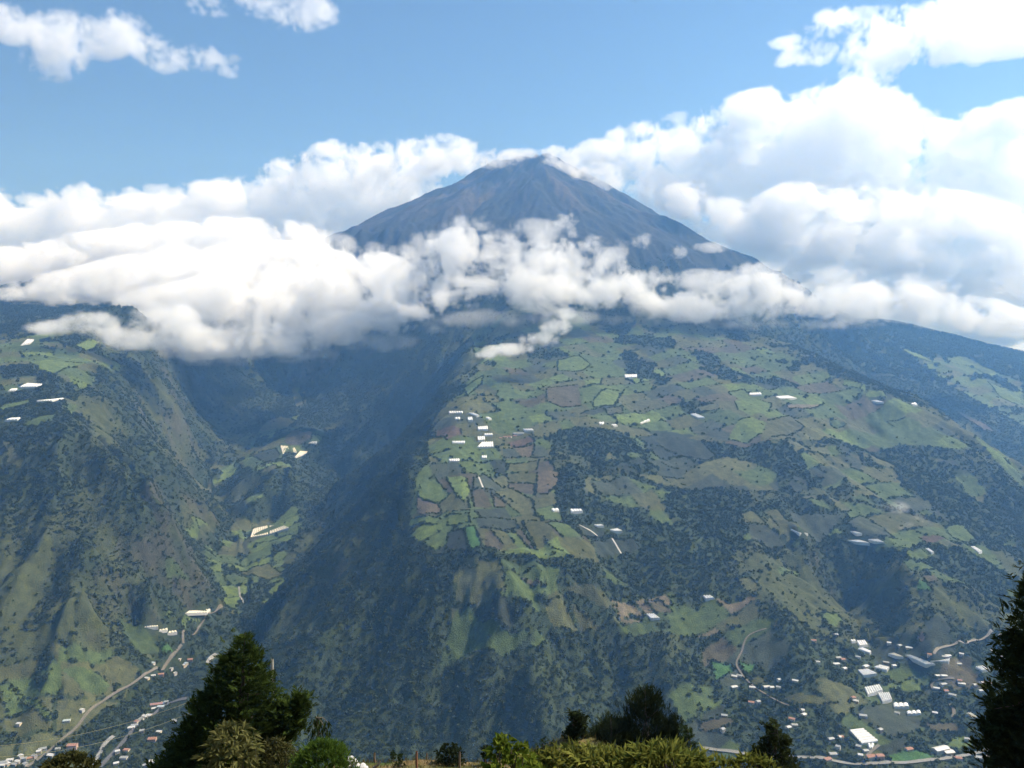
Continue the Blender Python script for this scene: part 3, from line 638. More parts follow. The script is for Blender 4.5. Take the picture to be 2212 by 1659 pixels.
def hamlet(K, sp, kinds, where, group):
    for i, q_ in enumerate(sorted([q_ for k_, q_ in enumerate(sp.split()) ], key=lambda q_: float(q_.split(',')[0]))):
        u, v = K(*map(float, q_.split(','))); k = kinds[i % len(kinds)]
        w, d, h = [(9, 7, 3.0), (13, 8, 3.2), (8, 7, 5.6), (11, 7, 3.0)][int(rh.integers(4))]
        house(u, v, k, KIND_TXT[k] + ', ' + ORD[i] + ' of those ' + where, group, w, d, h)
hamlet(K7, '100,822 130,837 252,818 85,872 148,905 310,890 465,860 525,892', 'wgrwgcbw', 'left of the striped greenhouse', 'houses in the upper village')
hamlet(K7, '487,712 570,722 640,740 795,797 915,815 935,808 1020,870 1040,795', 'wgcrbwg', 'around the biggest village greenhouse', 'houses in the upper village')
hamlet(K7, '1280,775 1340,815 1300,905 1325,890 860,955 905,955 1025,1003 900,1022', 'wgwrcc', 'at the curving village lane', 'houses by the curving lane')
hamlet(K7, '1040,1020 1200,1015 1140,1042 1190,1075 850,1055 920,1075 970,1108 1235,1015', 'wrgwbg', 'below the curving village lane', 'houses by the curving lane')
hamlet(K7, '215,1137 232,1153 290,1268 550,1245 838,1246 420,1385 120,1440 100,1515', 'gwrcgb', 'among the lower village trees', 'houses in the lower village')
hamlet(K7, '310,1535 255,1500 270,1577 1080,1455 640,1525 1170,1587 1232,1585 1010,1592 60,1560 20,1600', 'rgbwgr', 'close to the valley highway', 'houses along the valley highway')
hamlet(K6, '497,1037 605,1038 690,1036 720,1043 530,965 500,972 600,1128 640,1131', 'wcgrcg', 'beside the dirt road', 'houses by the dirt road')
hamlet(K6, '895,1172 910,1200 840,1225 820,1275 855,1262 1110,1400 1130,1340 1070,1345', 'wrgwcb', 'at the lower end of the dirt road', 'houses by the dirt road')
hamlet(K6, '760,1040 860,995 770,985 440,1205 430,1295 965,757 1100,733 985,885', 'gbgcwr', 'scattered over the orchard slope', 'houses on the orchard slope')
house(*K7(345, 1590), 'r', 'cream house with red tiled roof where the lane meets the highway', None, 16, 9, 5.5, 2.0, .3)
house(*K7(418, 1588), 'p', 'pink two storey house beside the lane at the highway', None, 13, 9, 6.5, 1.0, .1)
house(*K7(880, 1533), 'c', 'large cream building with pale roof above the highway bend', None, 30, 13, 6, 2.0, .35, 'farm_building')
house(*K7(940, 1553), 'c', 'smaller cream building right of the large one at the highway bend', None, 18, 12, 5, 1.5, .2, 'farm_building')
house(*K3(1225, 772), 'g', 'long farm building with grey roof among the red roofs', None, 34, 12, 5, 2.2, .05, 'farm_building')
hamlet(K3, '1110,795 1140,790 1168,788 1200,783', 'r', 'in the farmyard row on the tableland', 'red roofed farm row on the tableland')
hamlet(K8, '470,1380 430,1420 230,1470 270,1500 330,1482 380,1470 560,1452 640,1392', 'wgrbcg', 'in the lower left hamlet', 'houses at the lower left corner')
hamlet(K8, '40,1530 90,1545 160,1550 280,1548 200,1520 110,1500 20,1560', 'wgcwb', 'at the very bottom left corner', 'houses at the lower left corner')
hamlet(K8, '1600,1022 1565,1050 1535,1070 1512,1092 1490,1120 1462,1140 1440,1160 1640,1005', 'wcgrbg', 'in the row along the lower highway', 'row of houses along the lower highway')
hamlet(K8, '1800,878 1780,912 1840,872 1700,935', 'wuwg', 'in the cluster at the cliff foot', 'houses at the cliff foot')
hamlet(K8, '2050,412 1980,366 1880,460 1925,500 1690,562 1625,590 1680,415 2030,430', 'cuwgwc', 'beside the upper canyon road', 'houses by the upper canyon road')
hamlet(K8, '1400,1392 1300,1420 1285,1540 1370,1480 1690,1522 1605,1562 1570,1190 1760,1190 1925,1070', 'wcgrbg', 'right of the lower highway', 'houses right of the lower highway')
hamlet(K8, '910,955 740,1065 210,1112', 'cuw', 'left of the canyon road', 'farmhouses left of the canyon road')
house(*K8(1730, 888), 'r', 'red roofed long house at the cliff foot', None, 24, 9, 4, 2, .3)
house(*K8(2105, 380), 'p', 'pink house with red roof highest beside the upper canyon road', None, 12, 8, 4, 1.6, .2)
house(*K8(1755, 545), 'p', 'pink long house on the rim below the canyon road', None, 22, 8, 4, 1.2, .35)
house(*K8(800, 1362), 'p', 'terracotta building with arches in the lower left hamlet', None, 18, 10, 7, 1.4, .1)
house(*K8(1685, 1275), 'p', 'terracotta roofed house alone near the big cypress', None, 15, 10, 4, 2.2, .1)
# keep roads, plots and roofs free of trees
CX_ = np.concatenate([c[0] for c in CLEAR]); CY_ = np.concatenate([c[1] for c in CLEAR]); CR_ = np.concatenate([np.full(len(c[0]), c[2]) for c in CLEAR])
from mathutils.kdtree import KDTree
_kd = KDTree(len(CX_))
for i in range(len(CX_)): _kd.insert((CX_[i], CY_[i], 0), i)
_kd.balance()
def clear_of(x, y):
    r = np.ones(len(x), bool)
    for i in range(len(x)):
        co, k, d = _kd.find((x[i], y[i], 0))
        if d < CR_[k]: r[i] = False
    return r

# ------------------------------------------------------------------ trees of the woods, scrub and hedges (masses: nobody could count them)
def leaf_cluster(seed, nleaf, size, squash=1.25):
    """a rough crown: little leaf sprays all through an uneven ellipsoid, origin at its foot"""
    g = np.random.default_rng(seed); co = []; fa = []
    lob = g.normal(size=(5, 3)) * .35
    for k in range(nleaf):
        d = g.normal(size=3); d /= np.linalg.norm(d); r = g.random() ** .4
        c = lob[k % 5] * (1, 1, .7) + d * r * .62; c[2] = c[2] * squash + .9
        a = g.normal(size=3); a /= np.linalg.norm(a); nrm = d * .8 + g.normal(size=3) * .6 + (0, 0, .35); a = np.cross(nrm, a); a /= np.linalg.norm(a)
        b_ = np.cross(nrm / np.linalg.norm(nrm), a); s = size * (.6 + .8 * g.random())
        i = len(co); co += [c + a * s, c + b_ * s * .7, c - a * s, c - b_ * s * .7]; fa.append((i, i + 1, i + 2, i + 3))
    return np.array(co, 'f4'), np.array(fa, 'i4')
def foliage_mat(name, c1, c2, trans=.25, rough=.6):
    m, n, l, b = mat(name); oi = n.new('ShaderNodeObjectInfo'); geo = n.new('ShaderNodeNewGeometry')
    rp = n.new('ShaderNodeMix'); rp.data_type = 'RGBA'; rp.inputs[6].default_value = c1 + (1,); rp.inputs[7].default_value = c2 + (1,)
    ad = n.new('ShaderNodeMath'); ad.operation = 'MULTIPLY_ADD'; ad.inputs[1].default_value = .6
    l.new(geo.outputs['Random Per Island'], ad.inputs[0])
    m5 = n.new('ShaderNodeMath'); m5.operation = 'MULTIPLY'; m5.inputs[1].default_value = .4; l.new(oi.outputs['Random'], m5.inputs[0]); l.new(m5.outputs[0], ad.inputs[2])
    l.new(ad.outputs[0], rp.inputs[0])
    out = n['Material Output']; df = n.new('ShaderNodeBsdfDiffuse'); tr = n.new('ShaderNodeBsdfTranslucent'); mx = n.new('ShaderNodeMixShader'); mx.inputs[0].default_value = trans
    l.new(rp.outputs[2], df.inputs[0]); l.new(rp.outputs[2], tr.inputs[0]); l.new(df.outputs[0], mx.inputs[1]); l.new(tr.outputs[0], mx.inputs[2]); l.new(mx.outputs[0], out.inputs[0])
    n.remove(b); return m
def hidden_proto(name, co, fa, m):
    me = bpy.data.meshes.new(name); me.from_pydata(co.tolist(), [], fa.tolist()); me.materials.append(m); return me
def scatter(name, pts, scl, rot, meshes, label):
    """points of one object, each carrying a crown (geometry nodes)"""
    me = bpy.data.meshes.new(name); pts = np.asarray(pts, 'f4'); N = len(pts)
    me.vertices.add(N); me.vertices.foreach_set('co', pts.ravel())
    for k, (nm, v, ty) in enumerate((('scl', scl, 'FLOAT'), ('rot', rot, 'FLOAT'))):
        me.attributes.new(nm, ty, 'POINT').data.foreach_set('value', np.asarray(v, 'f4'))
    o = bpy.data.objects.new(name, me); COL.objects.link(o); o['kind'] = 'stuff'; o['label'] = label
    for m in meshes: me.materials.append(m.materials[0])
    g = bpy.data.node_groups.new(name, 'GeometryNodeTree')
    g.interface.new_socket('Geometry', in_out='INPUT', socket_type='NodeSocketGeometry'); g.interface.new_socket('Geometry', in_out='OUTPUT', socket_type='NodeSocketGeometry')
    N_ = g.nodes; K = g.links.new; gi = N_.new('NodeGroupInput'); go = N_.new('NodeGroupOutput'); ip = N_.new('GeometryNodeInstanceOnPoints')
    jo = N_.new('GeometryNodeGeometryToInstance')
    for m in reversed(meshes):
        # a crown mesh carried inside the node group
        ob = bpy.data.objects.new('crown_pattern', m)
        oi = N_.new('GeometryNodeObjectInfo'); oi.inputs[0].default_value = ob; K(oi.outputs['Geometry'], jo.inputs[0])
    K(gi.outputs[0], ip.inputs['Points']); K(jo.outputs[0], ip.inputs['Instance']); ip.inputs['Pick Instance'].default_value = True
    a = N_.new('GeometryNodeInputNamedAttribute'); a.data_type = 'FLOAT'; a.inputs[0].default_value = 'scl'; K(a.outputs[0], ip.inputs['Scale'])
    a = N_.new('GeometryNodeInputNamedAttribute'); a.data_type = 'FLOAT'; a.inputs[0].default_value = 'rot'
    cx_ = N_.new('ShaderNodeCombineXYZ'); K(a.outputs[0], cx_.inputs[2]); K(cx_.outputs[0], ip.inputs['Rotation'])
    K(ip.outputs[0], go.inputs[0]); o.modifiers.new('grow', 'NODES').node_group = g
    return o
rg = np.random.default_rng(11)
def sow(spacing, y0, y1, prob):
    """random points over the land, evenly per area"""
    area = 0.5 * (y1 * y1 - y0 * y0) * (0.72 * 2); N = int(area / spacing ** 2)
    y = np.sqrt(y0 * y0 + rg.random(N) * (y1 * y1 - y0 * y0)); t = (rg.random(N) * 2 - 1) * .72
    i = np.clip(((t - T_[0]) / (T_[1] - T_[0]) + .5).astype(int), 0, NT - 1); j = np.clip((np.interp(y, Y_, np.arange(NY)) + .5).astype(int), 0, NY - 1)
    # leave out what lies behind the skyline as seen from anywhere near the camera
    k = (rg.random(N) < prob[i, j]) & vis[i, j]
    return t[k] * y[k], y[k]
sl_ = (H + 14) / YY; vis = sl_ >= np.maximum.accumulate(np.concatenate([np.full((NT, 1), -9.0), (H[:, :-1] - 0) / YY[:, :-1]], 1), 1) - .012
wood_m = foliage_mat('woodland_leaves', (.020, .031, .013), (.066, .080, .031), .15)
scrub_m = foliage_mat('scrub_leaves', (.024, .034, .015), (.080, .084, .038), .15)
crowns = [hidden_proto('crown%d' % k, *leaf_cluster(100 + k, 46, .42), wood_m) for k in range(4)]
scrubs = [hidden_proto('shrub%d' % k, *leaf_cluster(200 + k, 30, .5, .9), scrub_m) for k in range(3)]
x1, y1 = sow(5.8, 1150, 2600, treesF); x2, y2 = sow(9.0, 2600, 4600, treesF); x3, y3 = sow(24, 4600, 6300, treesF)
x = np.concatenate([x1, x2, x3]); y = np.concatenate([y1, y2, y3])
sc = np.concatenate([1.5 + 3.6 * rg.random(len(x1)) ** 2.6, 2.2 + 4.2 * rg.random(len(x2)) ** 2.4, 9 + 6 * rg.random(len(x3))])
keep = clear_of(x, y); x, y, sc = x[keep], y[keep], sc[keep]
scatter('woodland', np.stack([x, y, zat(x, y) - .3 * sc], 1), sc, rg.random(len(x)) * 6.28, crowns, 'dark broadleaf woodland covering the steep slopes')
xs, ys = sow(7.5, 1200, 3000, np.clip(dry * .55, 0, 1) * (treesF > .15)); ss = 1.0 + 1.9 * rg.random(len(xs)) ** 2
keep = clear_of(xs, ys); xs, ys, ss = xs[keep], ys[keep], ss[keep]
scatter('scrub', np.stack([xs, ys, zat(xs, ys) - .2 * ss], 1), ss, rg.random(len(xs)) * 6.28, scrubs, 'low dry scrub dotted over the steep grassy faces')
hx, hy, hs_ = [], [], []
for (a, b_, fi) in HEDGE:
    if (fi * 7 + int(a[0])) % 9 < 3: continue
    d = math.dist(a, b_); nn = int(d / 4.2)
    for k in range(nn):
        if rg.random() < .85:
            hx.append(a[0] + (b_[0] - a[0]) * k / nn + rg.normal() * 1.6); hy.append(a[1] + (b_[1] - a[1]) * k / nn + rg.normal() * 1.6); hs_.append(2.0 + 1.8 * rg.random() ** 2)
hx, hy, hs_ = map(np.array, (hx, hy, hs_)); keep = clear_of(hx, hy); hx, hy, hs_ = hx[keep], hy[keep], hs_[keep]
scatter('hedgerows', np.stack([hx, hy, zat(hx, hy) - .3 * hs_], 1), hs_, rg.random(len(hx)) * 6.28, crowns, 'dark hedges and rows of small trees between the fields')

# ------------------------------------------------------------------ the near hillside
def zn(x, y):
    x = np.asarray(x, 'f8'); y = np.asarray(y, 'f8')
    z = -1.7 - .565 * y
    z = np.where(y > 58, -34.47 - .205 * (y - 58), z)
    z = np.where(y > 70, -36.93 - .95 * (y - 70), z)
    z = np.where(y > 900, -825.4 - .3 * (y - 900), z)
    z = z + 3.0 * np.exp(-((x - 6.2) / 4.2) ** 2 - ((y - 72.5) / 5) ** 2) + .12 * np.sin(x * .6) * sstep(58, 66, y)
    z = z - (4.5 * sstep(-15.0, -21, x) + 4.5 * sstep(10.5, 16, x)) * sstep(20, 60, y) * (y < 900)
    return z + .18 * fbm2(x, y, 4, 3, 130) * np.clip(y / 30, 0, 1)
yy_ = np.concatenate([np.linspace(1.5, 58, 60), np.linspace(58.5, 92, 110), np.geomspace(93, 1010, 60)]); tt_ = np.linspace(-.95, .95, 260)
A1, B1 = np.meshgrid(tt_, yy_, indexing='ij'); X1 = A1 * (B1 + 4); Z1 = zn(X1, B1)
id1 = np.arange(X1.size).reshape(X1.shape); f1 = np.stack([id1[:-1, :-1], id1[1:, :-1], id1[1:, 1:], id1[:-1, 1:]], -1).reshape(-1, 4)
hm, n, l, b = mat('dry_grass_ground'); c3 = n.new('ShaderNodeTexNoise'); c3.inputs['Scale'].default_value = .35; c3.inputs['Detail'].default_value = 6
geo = n.new('ShaderNodeNewGeometry'); l.new(geo.outputs['Position'], c3.inputs['Vector']); cr = n.new('ShaderNodeValToRGB'); l.new(c3.outputs[0], cr.inputs[0])
cr.color_ramp.elements[0].position = .36; cr.color_ramp.elements[0].color = (.045, .065, .018, 1); cr.color_ramp.elements[1].position = .6; cr.color_ramp.elements[1].color = (.16, .115, .055, 1)
land_material(n, l, b, cr.outputs[0], 12)
hill = mesh_obj('hillside', np.stack([X1, B1, Z1], -1).reshape(-1, 3), f1, hm); hill['kind'] = 'structure'

# ------------------------------------------------------------------ plants in front
def at3(u, v, Y):
    t, s = ray(u, v); return np.array((t * Y, Y, s * Y))
def unit(a): return a / np.maximum(1e-9, np.linalg.norm(a, axis=-1, keepdims=True))
def blades(name, pos, d, nrm, Ln, Wd, m, parent, fold=.25, bend=0.0):
    """leaves: one folded blade each"""
    pos, d, nrm = np.asarray(pos), unit(np.asarray(d)), np.asarray(nrm); side = unit(np.cross(d, nrm)); nn = np.cross(side, d)
    Ln = np.asarray(Ln)[:, None]; Wd = np.asarray(Wd)[:, None]
    tip = pos + d * Ln - np.array((0, 0, 1.0)) * Ln * bend
    mid = pos + d * Ln * .45
    co = np.stack([pos, mid + side * Wd * .5 + nn * Wd * fold, tip, mid - side * Wd * .5 + nn * Wd * fold], 1).reshape(-1, 3)
    fa = np.arange(len(pos) * 4).reshape(-1, 4)
    org = np.array(parent.location) if parent else np.zeros(3)
    return mesh_obj(name, co - org, fa, m, parent, False)
def tube(name, path, rad, m, parent=None, sides=7):
    path = np.array(path, 'f8'); N = len(path); rad = np.broadcast_to(np.asarray(rad, 'f8'), (N,))
    tan = unit(np.gradient(path, axis=0)); ref = np.where(np.abs(tan[:, 2:3]) > .9, np.array((1.0, 0, 0)), np.array((0, 0, 1.0)))
    a = unit(np.cross(tan, ref)); b_ = np.cross(tan, a); th = np.linspace(0, 2 * math.pi, sides, endpoint=False)
    co = (path[:, None] + rad[:, None, None] * (np.cos(th)[None, :, None] * a[:, None] + np.sin(th)[None, :, None] * b_[:, None])).reshape(-1, 3)
    fa = [(i * sides + k, i * sides + (k + 1) % sides, (i + 1) * sides + (k + 1) % sides, (i + 1) * sides + k) for i in range(N - 1) for k in range(sides)]
    org = np.array(parent.location) if parent else np.zeros(3)
    return mesh_obj(name, co - org, fa, m, parent)
bark = plain('bark', (.075, .058, .045), .95, .4, 6); pale_bark = plain('pale_bark', (.16, .14, .11), .95, .3, 6); wood_post = plain('weathered_wood', (.17, .12, .08), .9, .35, 5)
def thing(name, label, cat, loc, group=None):
    o = bpy.data.objects.new(name, None); COL.objects.link(o); o.location = loc; o['label'] = label; o['category'] = cat
    if group: o['group'] = group
    bpy.context.view_layer.update(); return o
def conifer(label, Y, profiles, n_spray, L, m, seed, up=.55, out=.6, jit=.35, depth=.8, per=7, wid=.16, trunk_u=None, name='conifer_tree', leafm=None, group=None, shell=.45, clump=.78):
    """a crown of flat sprays: profiles are (v, uL, uR) rows at distance Y"""
    g = np.random.default_rng(seed); pr0 = profiles[0]
    vb, ul, ur = pr0[-1]; tu = trunk_u or (ul + ur) / 2
    x0, _, _ = at3(tu, vb, Y); base = np.array((x0, Y, float(zn(x0, Y))))
    root = thing(name, label, 'tree', base, group)
    top = at3((pr0[0][1] + pr0[0][2]) / 2, pr0[0][0], Y); hgt = top[2] - base[2]
    k = np.linspace(0, 1, 9); tp = base + (top - base) * k[:, None]; tp[:, 0] = base[0] + (top[0] - base[0]) * k ** 1.5
    tube('trunk', tp, .16 * (1 - k * .93) * max(1, hgt / 7), bark, root, 9)
    Ps, Ds, Ns, Ls = [], [], [], []; br = []
    for pi, pr in enumerate(profiles):
        rows = np.array([(at3(a, v, Y)[2], at3(a, v, Y)[0], at3(b_, v, Y)[0]) for v, a, b_ in pr])
        low = rows[-1].copy(); low[0] = max(base[2] + .6, low[0] - 1.2); rows = np.vstack([rows, low]) if low[0] < rows[-1][0] - .1 else rows
        rows = rows[::-1]; wgt = np.interp(np.linspace(rows[0, 0], rows[-1, 0], 200), rows[:, 0], rows[:, 2] - rows[:, 1]); cz = np.cumsum(wgt ** 1.25); cz /= cz[-1]
        N = int(n_spray * (1 if pi == 0 else .35)); z = np.interp(g.random(N), cz, np.linspace(rows[0, 0], rows[-1, 0], 200))
        xl, xr = np.interp(z, rows[:, 0], rows[:, 1]), np.interp(z, rows[:, 0], rows[:, 2]); cx, hw = (xl + xr) / 2, (xr - xl) / 2
        th = g.random(N) * 2 * math.pi; r = (shell + (1 - shell) * g.random(N) ** .6) * (1 + .10 * np.sin(th * 5 + z * 3.1) + .12 * g.normal(size=N))
        p = np.stack([cx + hw * r * np.cos(th), Y + hw * depth * r * np.sin(th), z], 1)
        na_ = max(12, N // 15); an = g.integers(na_, size=N); keep_ = g.random(N) < clump      # most sprays gather round a branch end
        p = np.where(keep_[:, None], p[:na_][an] + g.normal(size=(N, 3)) * np.array((.5, .5, .32)) * L, p); th = np.where(keep_, th[:na_][an], th)
        d = unit(np.stack([np.cos(th) * out, np.sin(th) * out, np.full(N, up)], 1) + g.normal(size=(N, 3)) * jit)
        p -= d * L * .6
        nrm = unit(np.stack([-np.cos(th) * .3, -np.sin(th) * .3, np.ones(N)], 1) + g.normal(size=(N, 3)) * .4)
        side = unit(np.cross(d, nrm)); ll = L * (.6 + .7 * g.random(N))
        for q_ in range(per):
            f = (q_ + .5) / per; sg = (-1) ** q_
            Ps.append(p + d * (ll * f * .75)[:, None]); Ds.append(unit(d + side * sg * .75 * (1 - f * .6) + g.normal(size=(N, 3)) * .15)); Ns.append(nrm); Ls.append(ll * (.62 - .32 * f))
        for q_ in range(26 if pi == 0 else 8):      # limbs
            i = int(g.integers(N)); a = base + (top - base) * np.clip((z[i] - .35 * hw[i] - base[2]) / hgt, .03, .97); a[0] = base[0] + (top[0] - base[0]) * np.clip((z[i] - base[2]) / hgt, 0, 1) ** 1.5
            br.append((a, p[i]))
    Ls = np.concatenate(Ls)
    blades('crown', np.concatenate(Ps), np.concatenate(Ds), np.concatenate(Ns), Ls, np.maximum(.03, Ls * wid * 2), leafm or m, root)
    for a, e in br[:30]:
        mid = (a + e) / 2 - (0, 0, .08 * np.linalg.norm(e - a)); tube('limb', [a, mid, e], [.05, .035, .012], bark, root, 5)
    return root
cyp_m = foliage_mat('cypress_leaves', (.010, .020, .006), (.050, .075, .016), .25)
dark_m = foliage_mat('pine_leaves', (.010, .016, .007), (.040, .052, .018), .25)
mid_m = foliage_mat('fir_leaves', (.012, .022, .008), (.040, .060, .018), .25)
conifer('big dark green cypress with a slanting left side at the lower left', 45, [[(1368, 518, 540), (1400, 490, 552), (1430, 468, 570), (1470, 445, 588), (1500, 430, 600), (1540, 405, 602), (1570, 388, 600), (1600, 370, 598), (1659, 338, 600)],
    [(1498, 645, 664), (1520, 610, 666), (1545, 585, 660), (1570, 575, 648), (1600, 570, 625), (1630, 565, 605)]], 5200, .60, cyp_m, 1, trunk_u=520, clump=.4)
conifer('dark many tipped pine tallest in the middle of the bottom edge', 72, [[(1488, 1375, 1412), (1505, 1360, 1420), (1530, 1354, 1428), (1560, 1350, 1438), (1600, 1342, 1452), (1640, 1335, 1462)], [(1545, 1452, 1458), (1570, 1445, 1462), (1600, 1438, 1460)]], 2600, .8, dark_m, 2, up=1.2, out=.45, jit=.25, wid=.10)
conifer('dark sprawling pine leaning left against the tallest pine', 71, [[(1548, 1312, 1326), (1565, 1294, 1348), (1585, 1280, 1368), (1610, 1264, 1378), (1640, 1258, 1384)]], 1900, .75, dark_m, 3, up=1.1, out=.6, jit=.28, wid=.10)
conifer('ragged dark columnar tree left of the sprawling pine', 70, [[(1540, 1234, 1250), (1552, 1226, 1262), (1575, 1222, 1266), (1600, 1228, 1263), (1640, 1224, 1250)]], 750, .5, dark_m, 4, up=.2, out=.8, jit=.6, wid=.25)
conifer('small soft conifer right of the round leaved bush', 60, [[(1598, 1171, 1175), (1615, 1163, 1184), (1635, 1155, 1193), (1655, 1150, 1198)]], 500, .4, mid_m, 5)
conifer('small green conifer right of the tallest pine', 70, [[(1565, 1482, 1487), (1585, 1472, 1499), (1610, 1460, 1508), (1635, 1450, 1517), (1655, 1444, 1522)]], 900, .5, mid_m, 6, up=.3, out=.7)
conifer('dark rounded pine standing by itself over the valley highway', 60, [[(1554, 1670, 1682), (1572, 1658, 1692), (1600, 1640, 1706), (1630, 1630, 1716), (1659, 1618, 1726)]], 1300, .5, mid_m, 7, up=.5, out=.6, jit=.5, wid=.22, leafm=dark_m)
conifer('tall dark conifer cut off by the right edge of the picture', 34, [[(1225, 2216, 2226), (1300, 2206, 2250), (1350, 2190, 2270), (1400, 2178, 2290), (1450, 2168, 2300), (1500, 2182, 2308), (1550, 2160, 2318), (1600, 2142, 2332), (1659, 2146, 2348)]], 3000, .75, dark_m, 8, up=.35, out=.7, jit=.4)

def shrub(label, Y, rows, n_leaf, L, W, m, seed, up=.5, name='leafy_shrub', bend=.15, cluster=6, spread=.6, stems=14, cat='shrub', depth=.8):
    g = np.random.default_rng(seed); rows = np.array([(at3(a, v, Y)[2], at3(a, v, Y)[0], at3(b_, v, Y)[0]) for v, a, b_ in rows])[::-1]
    cx0 = (rows[0, 1] + rows[0, 2]) / 2; base = np.array((cx0, Y, float(zn(cx0, Y)))); root = thing(name, label, cat, base)
    N = n_leaf // cluster; z = rows[0, 0] - .4 * (rows[-1, 0] - rows[0, 0]) + g.random(N) * (rows[-1, 0] - rows[0, 0]) * 1.4
    xl, xr = np.interp(z, rows[:, 0], rows[:, 1]), np.interp(z, rows[:, 0], rows[:, 2]); cx, hw = (xl + xr) / 2, (xr - xl) / 2
    th = g.random(N) * 6.283; r = (.3 + .7 * g.random(N) ** .6) * (1 + .12 * g.normal(size=N))
    p = np.stack([cx + hw * r * np.cos(th), Y + hw * depth * r * np.sin(th), z], 1)
    ax = unit(np.stack([np.cos(th) * .5, np.sin(th) * .5, np.full(N, up)], 1) + g.normal(size=(N, 3)) * .3)
    Ps, Ds, Ns, Ls = [], [], [], []
    for k in range(cluster):
        a = unit(g.normal(size=(N, 3))); a = unit(a - (a * ax).sum(1, keepdims=True) * ax); d = unit(ax * (1 - spread * .6) + a * spread)
        Ps.append(p + ax * (L * .25 * k / cluster)); Ds.append(d); Ns.append(unit(ax + .3 * g.normal(size=(N, 3)))); Ls.append(L * (.6 + .6 * g.random(N)))
    Ls = np.concatenate(Ls); blades('foliage', np.concatenate(Ps), np.concatenate(Ds), np.concatenate(Ns), Ls, Ls * W, m, root, bend=bend)
    for k in range(stems):
        i = int(g.integers(N)); a = base + np.array((g.normal() * .1, g.normal() * .1, -.05)); e = p[i]; mid = (a + e) / 2 + (e - a)[2] * np.array((.08 * g.normal(), .08 * g.normal(), .1))
        tube('stem', [a, mid, e], [.025, .016, .006], bark, root, 5)
    return root
olive_l = foliage_mat('olive_leaves', (.075, .080, .025), (.20, .19, .075), .3); lime_l = foliage_mat('lime_leaves', (.055, .095, .012), (.19, .22, .03), .45); lance_l = foliage_mat('lance_leaves', (.05, .075, .014), (.20, .20, .045), .4)
sprig_l = foliage_mat('sprig_leaves', (.035, .075, .012), (.11, .17, .03), .35); dshrub = foliage_mat('dark_shrub_leaves', (.010, .016, .007), (.035, .045, .016), .2); brush_l = foliage_mat('brush_leaves', (.03, .035, .012), (.085, .08, .03), .25)
shrub('pale olive shrub with long leaves in front of the big cypress', 17, [(1576, 480, 520), (1592, 455, 545), (1615, 440, 556), (1640, 438, 560), (1659, 445, 560)], 1100, .24, .24, olive_l, 31, up=.6, cluster=7, spread=.75)
shrub('bright green feathery bush right of the big cypress', 21, [(1608, 690, 700), (1618, 665, 735), (1635, 645, 752), (1659, 632, 765)], 6000, .17, .14, sprig_l, 32, up=1.2, spread=.45, cluster=8, bend=0)
shrub('low brown green brush at the foot of the big cypress', 30, [(1600, 575, 600), (1625, 560, 640), (1659, 550, 660)], 2600, .2, .2, brush_l, 33, up=.9)
shrub('top of an olive bush at the bottom left edge', 15, [(1638, 140, 165), (1648, 110, 190), (1659, 95, 205)], 1500, .13, .3, brush_l, 34)
shrub('bush with round yellow green leaves at the left end of the front thicket', 11.5, [(1600, 1072, 1082), (1614, 1066, 1130), (1632, 1060, 1155), (1659, 1045, 1170)], 520, .13, .55, lime_l, 35, cluster=5, up=.5)
shrub('long leaved bush in the middle of the front thicket', 12.5, [(1632, 1190, 1330), (1643, 1150, 1370), (1662, 1120, 1400)], 1500, .24, .19, lance_l, 36, up=.8, cluster=7, spread=.65, depth=.35)
shrub('long leaved bush in the right of the front thicket', 11, [(1632, 1380, 1480), (1645, 1350, 1530), (1662, 1340, 1560)], 950, .25, .18, lance_l, 37, up=1.0, cluster=7, spread=.6, depth=.35)
shrub('tuft of upright blades at the right end of the front thicket', 10.5, [(1622, 1432, 1445), (1638, 1425, 1470), (1659, 1420, 1490)], 130, .22, .16, lance_l, 38, up=1.6, cluster=7, spread=.4)
shrub('low tuft of blades below the lone rounded pine', 10.5, [(1645, 1600, 1640), (1659, 1560, 1680)], 260, .17, .18, lance_l, 39, up=1.2, cluster=6, spread=.55, depth=.3)
shrub('dark round shrub behind the fence posts', 69, [(1612, 960, 985), (1625, 945, 998), (1645, 942, 1002)], 1500, .3, .5, dshrub, 40)
shrub('small dark clipped tree on the grassy edge', 69, [(1614, 1046, 1060), (1624, 1040, 1066), (1632, 1044, 1060)], 420, .26, .5, dshrub, 41, stems=5)
shrub('tiny round topped shrub between two fence posts', 70, [(1625, 846, 852), (1632, 844, 856), (1638, 847, 853)], 200, .2, .5, mid_m, 42, stems=4)
shrub('low dark hedge on the grassy hump', 71, [(1627, 1085, 1120), (1634, 1068, 1130), (1640, 1066, 1132)], 900, .3, .5, dshrub, 43)
shrub('small green shrub between boulder and post', 68, [(1630, 860, 866), (1642, 856, 874), (1655, 852, 878)], 240, .25, .4, mid_m, 44)
